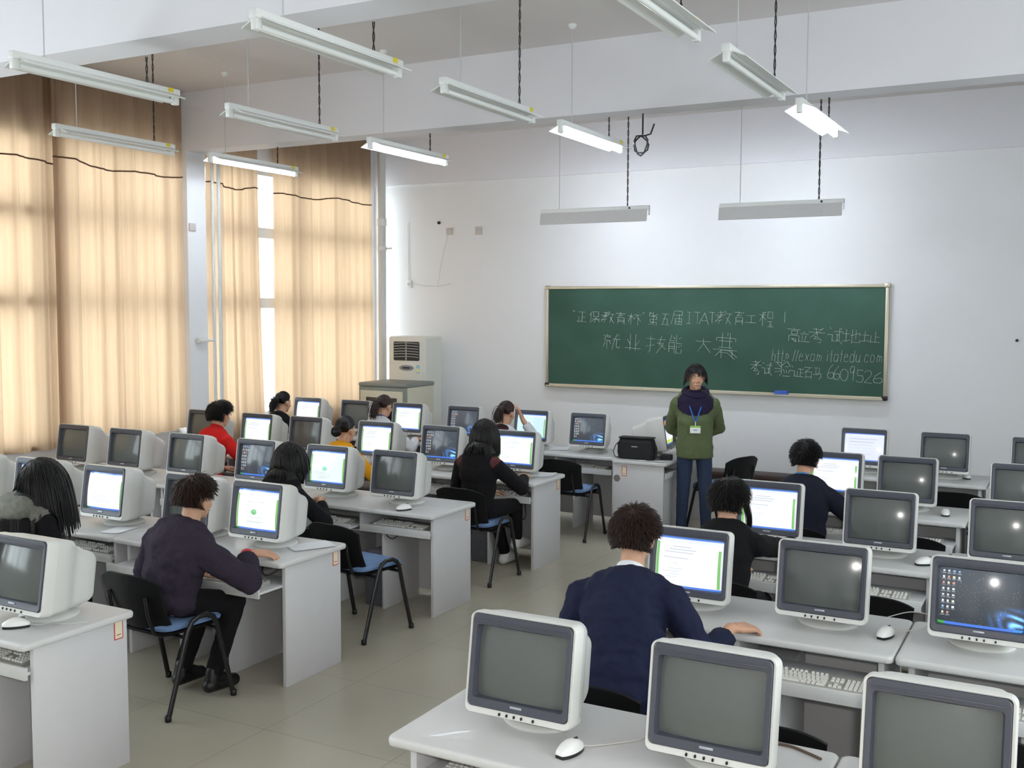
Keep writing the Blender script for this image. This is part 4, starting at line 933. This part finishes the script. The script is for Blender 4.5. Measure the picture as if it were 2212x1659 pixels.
def head_blobs(mb, Hc, R, k=1.0):
    def P(x, y, z): return Hc+R @ V(x*k, y*k, z*k)
    def E(c, r): mb.ell(P(*c), [q*k for q in r], R, 18, 12)
    E((0,-.012,.030), (.074,.092,.085)); E((0,.026,-.026), (.062,.066,.085)); E((0,.043,-.074), (.043,.045,.040)); E((0,.070,-.099), (.018,.018,.015))
    mb.cap(P(0,.086,.004), P(0,.105,-.033), .0075*k, .0110*k); E((.012,.094,-.040), (.009,.010,.008)); E((-.012,.094,-.040), (.009,.010,.008))
    mb.cap(P(-.032,.078,.022), P(.032,.078,.022), .0110*k)
    for s in (-1, 1):
        E((s*.037,.064,-.032), (.022,.021,.024)); E((s*.0765,-.004,-.016), (.009,.020,.031)); E((s*.081,.000,-.006), (.008,.016,.018))
    mb.cap(P(-.016,.088,-.064), P(.016,.088,-.064), .0075*k); mb.cap(P(-.012,.087,-.073), P(.012,.087,-.073), .007*k)
def scalp_ok(d, low=-0.62, front=0.60):
    y, z = d[:, 1], d[:, 2]
    t = np.where(y < -0.15, low, low+(front-low)*np.clip((y+0.15)/0.95, 0, 1)**0.75)
    side = (np.abs(d[:, 0]) > 0.78) & (y > -0.35) & (y < 0.25)
    t = np.where(side, np.maximum(t, -0.12), t)
    return z > t
HR = np.array((.0805, .1000, .0960)); HO = np.array((0, -.012, .030))
def strands_mesh(name, paths, r0, r1, m, cap=None):
    n, S, _ = paths.shape
    tan = np.gradient(paths, axis=1); tan /= (np.linalg.norm(tan, axis=2, keepdims=True)+1e-9)
    ref = np.tile(np.array((0.31, 0.45, 0.84)), (n, S, 1)); sx = np.cross(tan, ref); sx /= (np.linalg.norm(sx, axis=2, keepdims=True)+1e-9); sy = np.cross(tan, sx)
    rad = np.linspace(1, 0, S)**0.6*(r0-r1)+r1
    verts = np.empty((n, S, 3, 3))
    for k in range(3):
        a = 2*PI*k/3; verts[:, :, k] = paths+(sx*math.cos(a)+sy*math.sin(a))*rad[None, :, None]
    V_ = verts.reshape(-1, 3); base = (np.arange(n)[:, None, None]*S*3 + np.arange(S-1)[None, :, None]*3)
    F = []
    for k in range(3):
        k2 = (k+1) % 3; F.append(np.stack([base[:, :, 0]+k, base[:, :, 0]+k2, base[:, :, 0]+3+k2, base[:, :, 0]+3+k], axis=2).reshape(-1, 4))
    F = np.concatenate(F).tolist(); V_ = V_.tolist()
    if cap:
        o = len(V_); V_ += [tuple(p) for p in cap[0]]; F += [tuple(i+o for i in f) for f in cap[1]]
    me = bpy.data.meshes.new(name); me.from_pydata(V_, [], F); me.materials.append(m); me.polygons.foreach_set('use_smooth', [True]*len(F)); me.update(); return me
def hair(parent, Hc, R, style, seed, m, n=1500, L=0.04, k=1.0, low=-0.62, front=0.60, torso=None, fringe=False, fuzz=0.5, drift=(0, 0, 0)):
    rs = np.random.RandomState(seed); Rn = np.array(R); H = np.array(Hc)
    d = rs.normal(size=(n*4, 3)); d /= np.linalg.norm(d, axis=1, keepdims=True); d = d[scalp_ok(d, low, front)][:n]; n = len(d)
    root = HO+HR*d*0.985; nrm = d/HR; nrm /= np.linalg.norm(nrm, axis=1, keepdims=True)
    g = Rn.T @ np.array((0, 0, -1.0)); Ln = L*(0.75+0.5*rs.rand(n)); tie = np.array((0, -.122, .035 if style == 'pony' else -.02))
    crown = np.array((0, -0.45, 0.9)); crown /= np.linalg.norm(crown); away = d-crown*(d @ crown)[:, None]; away /= (np.linalg.norm(away, axis=1, keepdims=True)+1e-6)
    if style == 'short': d0 = nrm*fuzz*0.6+away*1.0+rs.normal(size=(n, 3))*0.20; steps, grav, r0, r1 = 5, 0.20, .0022, .0007
    elif style in ('bob', 'long'): d0 = away*1.0+nrm*0.25+rs.normal(size=(n, 3))*0.07; steps, grav, r0, r1 = (9 if style == 'bob' else 14), 0.55, .0036, .0016
    else: d0 = (tie-root); Ln = np.linalg.norm(d0, axis=1)*1.25; d0 = d0/np.linalg.norm(d0, axis=1, keepdims=True)+nrm*0.25; steps, grav, r0, r1 = 8, 0.0, .0034, .0022
    if fringe:
        fr = (d[:, 1] > 0.25) & (d[:, 2] > 0.45); d0[fr] = np.array((-0.35, 0.75, -0.25))+rs.normal(size=(fr.sum(), 3))*0.12; Ln[fr] = (0.062+0.02*rs.rand(fr.sum()))*(1.0-0.35*(d[fr][:, 0] > 0.1))
    p = root.copy(); dd = d0/np.linalg.norm(d0, axis=1, keepdims=True); paths = [p.copy()]
    for i in range(steps):
        if style in ('pony', 'bun'):
            rem = tie-p; dd = 0.5*dd+0.8*rem/(np.linalg.norm(rem, axis=1, keepdims=True)+1e-6)
        else: dd = dd+g*grav+np.array(drift)*0.3
        dd /= np.linalg.norm(dd, axis=1, keepdims=True)
        p = p+dd*(Ln/steps)[:, None]
        if style in ('pony', 'bun'):
            far = np.linalg.norm(tie-p, axis=1) < 0.02; p[far] = tie+rs.normal(size=(far.sum(), 3))*0.008
        q = (p-HO)/(HR*1.03); l = np.linalg.norm(q, axis=1); ins = (l < 1) & ((p[:, 2] > -0.07) | (p[:, 1] < 0.02)); p[ins] = HO+HR*1.03*(q[ins]/l[ins][:, None])
        if torso is not None:
            W = H+(p*k) @ Rn.T
            for a, b, r_ in torso:
                a = np.array(a); b = np.array(b); ab = b-a; t = np.clip(((W-a) @ ab)/(ab @ ab), 0, 1); c = a+t[:, None]*ab; v = W-c; l = np.linalg.norm(v, axis=1)
                ins = l < r_; W[ins] = c[ins]+v[ins]/(l[ins][:, None]+1e-6)*r_
            p = ((W-H) @ Rn)/k
        paths.append(p.copy())
    P = np.stack(paths, 1)
    if style == 'pony':
        nt = 260; q = tie+rs.normal(size=(nt, 3))*0.012; dd = np.array((0, -0.75, 0.12))+rs.normal(size=(nt, 3))*0.22; tp = [q.copy()]; Lt = (L+0.05*rs.rand(nt))/steps
        for i in range(steps):
            dd = dd/np.linalg.norm(dd, axis=1, keepdims=True)+g*0.5; dd /= np.linalg.norm(dd, axis=1, keepdims=True); q = q+dd*Lt[:, None]
            W = H+(q*k) @ Rn.T
            for a, b, r_ in (torso or []):
                a = np.array(a); b = np.array(b); ab = b-a; t = np.clip(((W-a) @ ab)/(ab @ ab), 0, 1); c = a+t[:, None]*ab; v = W-c; l = np.linalg.norm(v, axis=1); ins = l < r_; W[ins] = c[ins]+v[ins]/(l[ins][:, None]+1e-6)*r_
            q = ((W-H) @ Rn)/k; tp.append(q.copy())
        P = np.concatenate([P, np.stack(tp, 1)], 0)
    Wp = H+(P*k) @ Rn.T
    nu, nv = 40, 28; cv = []; cf = []; ok = []
    for i in range(nv+1):
        for j in range(nu):
            th = PI*i/nv; ph = 2*PI*j/nu; dv = np.array((math.sin(th)*math.cos(ph), math.sin(th)*math.sin(ph), math.cos(th)))
            ok.append(bool(scalp_ok(dv[None], low, front)[0])); cv.append(H+Rn @ ((HO+HR*dv*(1.0 if style != 'short' else 1.01))*k))
    for i in range(nv):
        for j in range(nu):
            f = (i*nu+j, i*nu+(j+1) % nu, (i+1)*nu+(j+1) % nu, (i+1)*nu+j)
            if sum(ok[q] for q in f) >= 3: cf.append(f)
    o = bpy.data.objects.new('hair', strands_mesh('hair', Wp, r0*k, r1*k, m, (cv, cf))); COL.objects.link(o); o.parent = parent
    if style == 'bun':
        b = MB(); c = H+Rn @ ((tie+np.array((0, -0.02, 0)))*k); b.ell(c, (.046, .036, .044), R, 18, 12); rr = rs.normal(size=(220, 3)); rr /= np.linalg.norm(rr, axis=1, keepdims=True)
        S = 7; pp = []
        for s_ in range(S):
            ax = np.array((0, 1, 0.2)); ang = 0.16*s_; ca, sa = math.cos(ang), math.sin(ang); ax = ax/np.linalg.norm(ax)
            pp.append(c+((rr*ca+np.cross(ax, rr)*sa+ax*(rr @ ax)[:, None]*(1-ca))*np.array((.047, .037, .045))) @ Rn.T)
        ob = bpy.data.objects.new('hair_bun', strands_mesh('hair_bun', np.stack(pp, 1), .003, .002, m, (b.v, b.f))); COL.objects.link(ob); ob.parent = o
    if style == 'pony':
        b = MB(); c = H+Rn @ ((tie+np.array((0, -0.004, 0)))*k); b.tube([c+Rn @ np.array((0.019*math.cos(a), 0, 0.019*math.sin(a))) for a in np.linspace(0, 2*PI, 15)], 0.006, 8); b.build('hair_tie', M_BLACKP, o)
    return o
def cloth(name, rgb, noise=0.12, scale=240, bump=0.25, bscale=500, rough=0.9): return mat(name, rgb, rough, noise=noise, scale=scale, bump=bump, bscale=bscale, spec=0.25, sheen=0.0)
M_JEANS = cloth('blue_denim', (46, 57, 80), 0.25, 60); M_TROUS = cloth('black_trousers', (16, 15, 18)); M_SHOEB = mat('black_shoe', (14, 13, 14), 0.4); M_SHOEW = mat('white_shoe', (222, 222, 220), 0.5)
def person(label, hip, head, top_, jacket, rz=0.0, tilt=0.0, k=1.0, yaw=0.0, pitch=-0.12, rh=None, lh=None, hstyle=('short', 2000, 0.04), hmat=None, trousers=M_TROUS, shoes=M_SHOEB, feet='fwd', vox=0.007, shw=0.172, bulk=1.0,
           stand=False, collar=None, fringe=False, low=-0.62, front=0.60, rcurl=0.34, seed=1, fuzz=0.5, hand_back=None, wrinkle=0.016, boxy=False, drift=(0, 0, 0)):
    root = thing('person', label, 'person', (hip[0], hip[1], 0), rz)
    Minv = Matrix.Rotation(-rz, 3, 'Z'); loc = lambda p: Minv @ (Vector(p)-Vector((hip[0], hip[1], 0)))
    Hc = loc(head); R = Matrix.Rotation(yaw, 3, 'Z') @ Matrix.Rotation(pitch, 3, 'X')
    N = Hc+V(0, -0.055, -0.138*k)+(R @ V(0, 0, -0.01)); hz = 0.60 if not stand else 0.90*k
    P = V(0, -0.01, hz); spine = N-P; sn = spine.normalized()
    ang = math.atan2(-sn.y, sn.z); RS = Matrix.Rotation(ang, 3, 'X') @ Matrix.Rotation(math.atan2(sn.x, sn.z)*1.0, 3, 'Y')
    at = lambda t, b=0.0: P+spine*t+V(0, b, 0)
    SR = N+RS @ V(shw, -0.012, -0.118*k+tilt); SL = N+RS @ V(-shw, -0.012, -0.118*k-tilt)
    b = bulk
    body, jk, tr = MB(), MB(), MB()
    head_blobs(body, Hc, R, k); body.cap(N+V(0, -0.005, -0.05), Hc+R @ V(0, -.022*k, -.06*k), .056*k, .052*k, 16)
    for mb, e in ((body, 0.0), (jk, 0.020)):
        mb.ell(at(0.0), (.150*k*b+e, .112*k+e, .115*k+e*0.6 if stand else .10), RS, 20, 12)
        mb.ell(at(0.33, -0.012), (.138*k*b+e, .100*k*b+e, .17*k+e), RS, 20, 12); mb.ell(at(0.66, -0.022), (.158*k*b+e, .108*k*b+e, .17*k+e), RS, 20, 12)
        mb.ell(at(0.80, -0.020), (.160*k*b+e, .098*k*b+e, .12*k+e), RS, 20, 12)
        mb.cap(SL+V(0, 0, 0.004), SR+V(0, 0, 0.004), .048*k+e, None, 14); mb.cap(N+V(0, -0.012, -0.030), SR+V(0, 0, 0.006), .058*k+e*0.8, .044*k+e, 14); mb.cap(N+V(0, -0.012, -0.030), SL+V(0, 0, 0.006), .058*k+e*0.8, .044*k+e, 14)
    if stand: jk.loft([[V(rx*k*math.cos(a), 0.004+ry*k*math.sin(a), z) for a in np.linspace(0, 2*PI, 25)[:-1]] for z, rx, ry in ((.785, .172, .132), (.80, .178, .138), (.90, .178, .140), (1.02, .170, .132), (1.14, .175, .135), (1.20, .15, .11))])
    if boxy: jk.ell(at(0.22, -0.005), (.178*k, .132*k, .20*k), RS, 20, 12); jk.ell(at(0.50, -0.015), (.186*k, .130*k, .19*k), RS, 20, 12); jk.ell(at(0.74, -0.02), (.190*k, .122*k, .13*k), RS, 20, 12)
    hands = {}
    for s, S, tgt in ((1, SR, rh), (-1, SL, lh)):
        if tgt is None: Wp = V(s*0.10, 0.25, 0.655)
        else: Wp = loc(tgt[:3])
        pole = V(s*0.75, -0.35, -0.75) if not stand else V(s*1.0, -0.25, -0.1)
        if tgt is not None and len(tgt) > 3: pole = V(*tgt[3])
        Eb, Wn = ik(S, Wp, 0.285*k, 0.245*k, pole)
        body.cap(S, Eb, .046*k, .040*k, 12); body.cap(Eb, Wn, .039*k, .027*k, 12)
        jk.cap(S, Eb, .067*k*b, .060*k*b, 14); cu = Eb+(Wn-Eb)*0.82; jk.cap(Eb, cu, .058*k*b, .046*k*b, 14, flat_b=True)
        fd = (Wn-Eb).normalized(); desk_like = tgt is not None and Wn.z < 0.95 and not stand
        hd = V(fd.x, fd.y, 0.0 if desk_like else fd.z)
        if desk_like: hd = (hd.normalized()*0.8+V(-s*0.10, 0.45, -0.10)).normalized()
        nb = V(s*0.12, -0.1, 1) if not stand else V(0, -1, 0.1)
        if hand_back and s in hand_back: nb = V(*hand_back[s][0]); hd = V(*hand_back[s][1])
        hand(body, Wn+hd*0.03, hd, nb, V(-s, 0, 0) if not stand else V(0, 0, 1), rcurl, k*1.05)
        hands[s] = (Eb, Wn, fd)
    for s in (-1, 1):
        if stand:
            h0 = V(s*.088*k, 0, .86*k); kn = V(s*.105*k, 0.02, .47*k); an = V(s*.12*k, -0.02, .085*k); to = V(s*.15*k, 0.13, .035)
        else:
            h0 = V(s*.092, 0.0, .572); kn = V(s*.115, .39, .490)
            f_ = feet if isinstance(feet, str) else feet[0 if s > 0 else 1]
            if f_ == 'tuck': an = V(s*.12, .20, .10); to = V(s*.13, .33, .04)
            elif f_ == 'fwd': an = V(s*.115, .40, .09); to = V(s*.125, .54, .035)
            else: kn = V(*f_[0]); an = V(*f_[1]); to = V(*f_[2])
        body.cap(h0, kn, .068*k, .050*k, 14); body.cap(kn, an, .050*k, .033*k, 14); body.cap(an, to, .034*k, .026*k, 12, sq=0.8)
        tr.cap(h0, kn, .083*k, .064*k, 16); tr.cap(kn, an+V(0, 0, .005), .063*k, .050*k, 16, flat_b=True)
        sm = MB(); hl = an+V(0, -0.03, -0.045); sm.cap(an+V(0, 0, 0.03), hl+V(0, 0.02, 0.01), .042, .044, 14); sm.cap(hl, V(to.x, to.y+0.02, max(0.040, to.z)), .040, .037, 14); sm.cap(an+V(0, 0.005, -0.005), V(to.x, to.y, max(0.045, to.z+0.004)), .044, .036, 14); sm.v = [(x, y, max(0.002, z)) for x, y, z in sm.v]; sm.build('shoe', shoes, root)
    tr.ell(P+V(0, 0.0, -0.005), (.158*k, .122*k, .105), None, 20, 12)
    blob(body, 'body', M_SKIN, root, vox, 3); blob(jk, 'jacket', jacket, root, max(vox, 0.009), 5, wrinkle, 0.09); blob(tr, 'trousers', trousers, root, 0.011, 4, 0.008, 0.07)
    if collar:
        cm = MB(); rings = []
        for z, rr in ((-0.055, .078), (-0.02, .070), (0.018, .062), (0.022, .058), (-0.02, .060)):
            rings.append([N+V(0, 0.004, 0.0)+RS @ V(rr*k*1.02*math.cos(a), rr*k*1.08*math.sin(a), z*collar[1]-0.012*math.sin(a)) for a in np.linspace(0, 2*PI, 25)[:-1]])
        cm.loft(rings, False, True); cm.build('collar', collar[0], root)
    for s in (-1, 1):
        e = MB(); c = Hc+R @ V(s*.031*k, .0795*k, .003*k); e.ell(c, (.0125*k, .009*k, .0075*k), R, 14, 10); eo = e.build('eye', M_EYEW, root)
        e = MB(); e.ell(c+R @ V(0, .0052*k, 0), (.0062*k, .0045*k, .0062*k), R, 12, 8); e.build('iris', M_EYED, eo)
        e = MB(); e.tube([Hc+R @ V(s*x*k, y*k, z*k) for x, y, z in ((.016, .0905, .0215), (.030, .0895, .0255), (.046, .0785, .021))], [.0022, .0026, .0012], 6); e.build('eyebrow', M_HAIR, root)
    e = MB(); e.cap(Hc+R @ V(-.019*k, .0925*k, -.0685*k), Hc+R @ V(.019*k, .0925*k, -.0685*k), .0042*k, None, 8); e.build('lips', M_LIP, root)
    tors = [(tuple(N+V(0, -0.03, -0.02)), tuple(at(0.5, -0.03)), .135*k*b), (tuple(SL), tuple(SR), .082*k), (tuple(N), tuple(Hc), .062)]
    ho = hair(root, Hc, R, hstyle[0], seed, hmat or M_HAIR, hstyle[1], hstyle[2], k, low, front, tors, fringe, fuzz, drift)
    return dict(root=root, N=N, RS=RS, Hc=Hc, R=R, SL=SL, SR=SR, at=at, hands=hands, P=P, k=k)
C_NAVY = cloth('navy_suit_cloth', (26, 31, 56), 0.18); C_PURP = cloth('dark_purple_wool', (50, 42, 56), 0.35, 160, 0.5); C_BLACK = cloth('black_cloth', (15, 14, 17)); C_RED = cloth('red_cloth', (196, 30, 28), 0.1)
C_YEL = cloth('yellow_cloth', (216, 150, 22), 0.1); C_WHITE = cloth('white_cloth', (206, 208, 212), 0.06); C_MAR = cloth('dark_maroon_knit', (52, 26, 30)); C_DNAVY = cloth('blue_black_cloth', (22, 24, 38)); C_GREEN = cloth('olive_green_cloth', (88, 98, 68), 0.22, 60)
C_INK = cloth('ink_purple_cloth', (34, 28, 52)); C_PLAID = cloth('grey_plaid_cloth', (112, 112, 104), 0.4, 45); C_BLUEC = cloth('light_blue_trim', (88, 142, 190)); C_BLUE = cloth('blue_trim', (40, 70, 120)); C_PATT = cloth('patterned_maroon_scarf', (84, 44, 48), 0.7, 38)
A = person('man in navy suit with white shirt collar, right hand on the desk', (-0.37, 3.86), (-0.413, 4.17, 1.203), 1.349, C_NAVY, rh=(-0.035, 4.345, 0.80, (0.25, -0.30, -1.0)), hand_back={1: ((0.1, -0.1, 1), (0.5, 0.85, -0.1))}, boxy=True, hstyle=('short', 4200, 0.042), hmat=M_HAIRB, vox=0.005, shw=0.205, bulk=1.08, seed=11, collar=(M_PAPER, 1.0), pitch=-0.08, fuzz=0.9, low=-0.82, wrinkle=0.035)
cm = MB(); N, RS = A['N'], A['RS']
cm.loft([[N+V(0, 0.0, 0)+RS @ V(rr*math.cos(a), rr*1.05*math.sin(a), z-0.015*math.sin(a)) for a in np.linspace(PI*0.86, PI*2.14, 22)] for z, rr in ((-0.075, .098), (-0.045, .088), (-0.012, .079), (-0.008, .074), (-0.04, .078))], False, False); cm.build('suit_collar', C_NAVY, A['root'])
B = person('person in dark purple coat with red cuff, right hand on the desk', (-3.12, 4.05), (-3.05, 4.19, 1.128), 1.272, C_PURP, tilt=0.018, rh=(-2.87, 4.395, 0.797, (0.80, -0.15, -0.65)), hand_back={1: ((0.1, -0.1, 1), (0.68, 0.7, -0.08))}, boxy=True, hstyle=('short', 3600, 0.050), hmat=M_HAIRB, vox=0.005, shw=0.19, bulk=1.2, feet='tuck', seed=12, collar=(C_PURP, 1.5), fuzz=0.35, low=-0.85, wrinkle=0.035)
Eb, Wn, fd = B['hands'][1]; rd = MB(); rd.cap(Eb+(Wn-Eb)*0.92, Eb+(Wn-Eb)*1.0, .036, .034, 14, True, True); rd.build('red_cuff', mat('red_cuff_knit', (196, 60, 66), 0.8), B['root'])
bd = MB(); c = B['SL']+B['RS'] @ V(0.035, -0.070, 0.020); bd.ell(c, (.030, .008, .018), B['RS'], 16, 8); bo = bd.build('shoulder_badge', C_BLACK, B['root'])
bd = MB(); bd.tube([c+B['RS'] @ V(x, -0.0085, z) for x, z in ((-.016, .003), (-.008, -.004), (0, .002), (.008, -.004), (.016, .002))], .0022, 6); bd.build('badge_mark', M_PAPER, bo)
D = person('woman in black jacket with bobbed hair, left block third row', (-3.75, 5.60), (-3.745, 5.80, 1.100), 1.225, C_BLACK, k=0.97, rh=(-3.58, 5.93, 0.795), hstyle=('bob', 2200, 0.17), vox=0.006, shw=0.168, seed=13, collar=(C_BLACK, 1.6), low=-0.55)
tm = MB(); N, RS = D['N'], D['RS']; tm.tube([N+RS @ V(.088*math.cos(a), .092*math.sin(a), -0.028-0.018*math.sin(a)) for a in np.linspace(PI*1.2, PI*1.95, 14)], .006, 7); tm.build('collar_trim', M_PAPER, D['root'])
F = person('long-haired woman in black coat with grey plaid hood, left block fourth row', (-4.36, 4.0), (-4.345, 4.19, 1.140), 1.255, C_BLACK, k=0.97, hstyle=('long', 2400, 0.38), vox=0.007, shw=0.168, seed=14, low=-0.55, drift=(0.30, 0.05, 0))
hm = MB(); N, RS = F['N'], F['RS']; hm.ell(N+RS @ V(-0.02, -0.115, -0.05), (.165, .065, .095), RS @ Matrix.Rotation(-0.35, 3, 'X'), 20, 12); hm.cap(N+RS @ V(-.16, -.03, -.095), N+RS @ V(0, -.03, -.04), .074); hm.cap(N+RS @ V(.13, -.03, -.085), N+RS @ V(0, -.03, -.04), .072); blob(hm, 'hood', C_PLAID, F['root'], 0.008, 4, 0.012, 0.05)
gl = MB(); gl.tube([F['Hc']+F['R'] @ V(.081, y, .004) for y in (-.02, .03, .075, .088)], .003, 6).tube([F['Hc']+F['R'] @ V(-.081, y, .004) for y in (-.02, .03, .075, .088)], .003, 6)
for s in (-1, 1): gl.tube([F['Hc']+F['R'] @ V(s*.034+.026*math.cos(a), .100, .002+.018*math.sin(a)) for a in np.linspace(0, 2*PI, 17)], .0022, 6)
gl.tube([F['Hc']+F['R'] @ V(x, .102, .004) for x in (-.01, 0, .01)], .0022, 6); gl.build('glasses', M_BLACKP, F['root'])
G = person('woman with hair over dark coat and patterned scarf, aisle end of second row', (-2.99, 7.22), (-2.995, 7.33, 1.165), 1.278, C_BLACK, k=0.98, rh=(-2.79, 7.62, 0.795), hstyle=('long', 2200, 0.20), vox=0.006, shw=0.170, feet=(((.12, .41, .54), (.10, .47, .24), (.13, .61, .19)), ((-.09, .40, .50), (-.03, .50, .09), (-.02, .64, .035))), shoes=M_SHOEW, seed=15, low=-0.55)
sm_ = MB(); N, RS = G['N'], G['RS']; sm_.cap(N+RS @ V(-.14, -.03, -.085), N+RS @ V(0, -.03, -.03), .064); sm_.cap(N+RS @ V(.14, -.03, -.085), N+RS @ V(0, -.03, -.03), .064); sm_.ell(N+RS @ V(0, -.03, -.03), (.105, .085, .05), RS); blob(sm_, 'scarf', C_PATT, G['root'], 0.008, 3, 0.012, 0.04)
H_ = person('girl in yellow jacket with hair in a bun, left block second row', (-4.42, 7.16), (-4.44, 7.37, 1.112), 1.222, C_YEL, k=0.97, rh=(-4.21, 7.55, 0.795), hstyle=('bun', 1700, 0.1), seed=16, collar=(C_YEL, 1.3), low=-0.5)
I_ = person('person in red jacket with short black hair, left block second row', (-5.85, 7.12), (-5.872, 7.31, 1.180), 1.308, C_RED, rh=(-5.62, 7.52, 0.795), hstyle=('short', 2800, 0.052), seed=17, collar=(C_RED, 1.9), fuzz=0.35, low=-0.8)
J_ = person('girl in black with ponytail, left block front row by the curtain gap', (-6.60, 8.86), (-6.62, 9.07, 1.125), 1.236, C_BLACK, k=0.97, rh=(-6.39, 9.30, 0.795), hstyle=('pony', 1700, 0.14), seed=18, low=-0.5)
K_ = person('girl in white jacket with brown ponytail, left block front row', (-5.22, 8.86), (-5.235, 9.07, 1.145), 1.258, C_WHITE, k=0.97, rh=(-4.96, 9.26, 0.795), hstyle=('pony', 1700, 0.15), hmat=M_HAIRB, seed=19, collar=(C_BLUE, 1.7), low=-0.5)
L_ = person('girl resting a hand on her face, dark vest over white, front row', (-3.74, 8.86), (-3.75, 9.07, 1.147), 1.257, C_WHITE, k=0.97, rh=(-3.615, 9.17, 1.075, (0.6, 0.5, -0.9)), hstyle=('pony', 1700, 0.13), hmat=M_HAIRB, seed=20, low=-0.5, hand_back={1: ((0.8, 0.5, 0.1), (-0.35, -0.12, 0.9))}, pitch=-0.2)
vm = MB(); vm.ell(L_['at'](0.60, -0.03), (.178, .128, .20), L_['RS']); vm.ell(L_['at'](0.85, -0.035), (.15, .112, .11), L_['RS']); blob(vm, 'vest', C_MAR, L_['root'], 0.010, 4, 0.006, 0.06)
O_ = person('woman in black sweater with short hair and side lock, right block third row', (-0.43, 5.53), (-0.478, 5.77, 1.098), 1.228, C_BLACK, k=0.98, rh=(-0.185, 6.20, 0.795), hstyle=('short', 3200, 0.055), vox=0.006, shw=0.180, seed=21, fuzz=0.25, low=-0.75)
lk = np.random.RandomState(5); S = 9; q = np.array((.076, .045, .04))+lk.normal(size=(70, 3))*.008; tp = [q.copy()]
for i in range(S):
    q = q+np.array((.0025+.0025*math.sin(i*0.6), .0035, -.0205)); tp.append(q.copy())
Wp = np.array(O_['Hc'])+np.stack(tp, 1) @ np.array(O_['R']).T
o = bpy.data.objects.new('side_lock', strands_mesh('side_lock', Wp, .0026, .001, M_HAIR)); COL.objects.link(o); o.parent = O_['root']
Q_ = person('boy in blue-black jacket with light blue collar, right block second row', (-0.38, 7.10), (-0.398, 7.32, 1.150), 1.285, C_DNAVY, rh=(-0.06, 7.52, 0.795), boxy=True, hstyle=('short', 3400, 0.038), vox=0.006, shw=0.19, bulk=1.08, seed=22, collar=(C_DNAVY, 1.3), fuzz=0.9, low=-0.8)
tm = MB(); N, RS = Q_['N'], Q_['RS']; tm.tube([N+RS @ V(.071*math.cos(a), .076*math.sin(a), 0.024-0.013*math.sin(a)) for a in np.linspace(0, 2*PI, 25)], .006, 7); tm.build('collar_trim', C_BLUEC, Q_['root'])
tm = MB(); c = Q_['at'](0.90, 0); tm.tube([c+RS @ V(x, -.118, 0.02-0.10*abs(x)) for x in np.linspace(-.03, .03, 7)], .003, 6); tm.build('neck_label', C_BLUEC, Q_['root'])
# the teacher, standing
TRZ = PI+0.34
T = person('young woman standing with hands behind back, green jacket, jeans and name badge', (-1.925, 9.46), (-1.925, 9.46, 1.550), 1.665, C_GREEN, rz=TRZ, k=0.98, yaw=0.18, pitch=-0.06, stand=True, hstyle=('bob', 2000, 0.10), vox=0.006, shw=0.165, bulk=1.10, trousers=M_JEANS, fringe=True, seed=23, low=-0.45, front=0.5,
           rh=(-2.00, 9.635, 0.93), lh=(-1.985, 9.65, 0.96), collar=(C_INK, 1.6))
rt_ = T['root']; N, RS, k = T['N'], T['RS'], T['k']
ym = MB(); b_, e_ = 1.10, 0.027
for t_, dy, rx, ry, rz_ in ((0.33, -0.012, .138, .100, .17), (0.66, -0.022, .158, .108, .17), (0.80, -0.020, .160, .098, .12)): ym.ell(T['at'](t_, dy), (rx*k*b_+e_, ry*k*b_+e_, rz_*k+e_), RS, 28, 18)
ym.loft([[V(rx*k*math.cos(a), 0.004+ry*k*math.sin(a), z) for a in np.linspace(0, 2*PI, 25)[:-1]] for z, rx, ry in ((.90, .184, .146), (1.02, .176, .138), (1.14, .181, .141), (1.20, .156, .116))])
S1, S2 = T['SL'], T['SR']; ym.cap(S1+V(0, 0, 0.004), S2+V(0, 0, 0.004), .048*k+e_, None, 14); ym.cap(N+V(0, -0.012, -0.030), S2+V(0, 0, 0.006), .058*k+e_*0.9, .044*k+e_, 14); ym.cap(N+V(0, -0.012, -0.030), S1+V(0, 0, 0.006), .058*k+e_*0.9, .044*k+e_, 14)
yo = blob(ym, 'jacket_yoke', C_INK, rt_, 0.009, 5, 0.010, 0.09); CLIP[yo] = lambda c: abs(c.x/0.172)**3+abs((c.z-1.315)/0.120)**3 < 1 and c.y > -0.01
hm = MB(); hm.tube([N+RS @ V(.100*math.cos(a), .096*math.sin(a)-.010, -0.004-0.040*math.sin(a)) for a in np.linspace(0, 2*PI, 25)], .036, 10); blob(hm, 'hood', C_INK, rt_, 0.008, 4, 0.010, 0.05)
fy = 0.158; lm = MB()
for s in (-1, 1): lm.tube([N+V(s*.07, .02, .0), N+V(s*.072, .085, -.06), N+V(s*.05, .128, -.14), V(N.x+s*.006, fy+.012, 1.145)], .006, 6, sq=0.5)
lm.build('lanyard', mat('blue_lanyard', (36, 92, 176), 0.6), rt_)
bm_ = MB(); bm_.box(N.x-.048, N.x+.048, fy+.006, fy+.011, 1.035, 1.105, .002); bo = bm_.build('name_badge', M_PAPER, rt_)
MB().box(N.x-.048, N.x+.048, fy+.0112, fy+.0122, 1.088, 1.105).build('badge_stripe', mat('badge_green', (150, 196, 80), 0.5), bo)
MB().box(N.x-.018, N.x+.018, fy+.0112, fy+.0122, 1.062, 1.068).build('badge_text', M_BEZEL, bo)
MB().tube([V(N.x, fy+.012, 1.145), V(N.x, fy+.012, 1.10)], .004, 6).build('badge_clip', M_METALW, rt_)
bake_all()
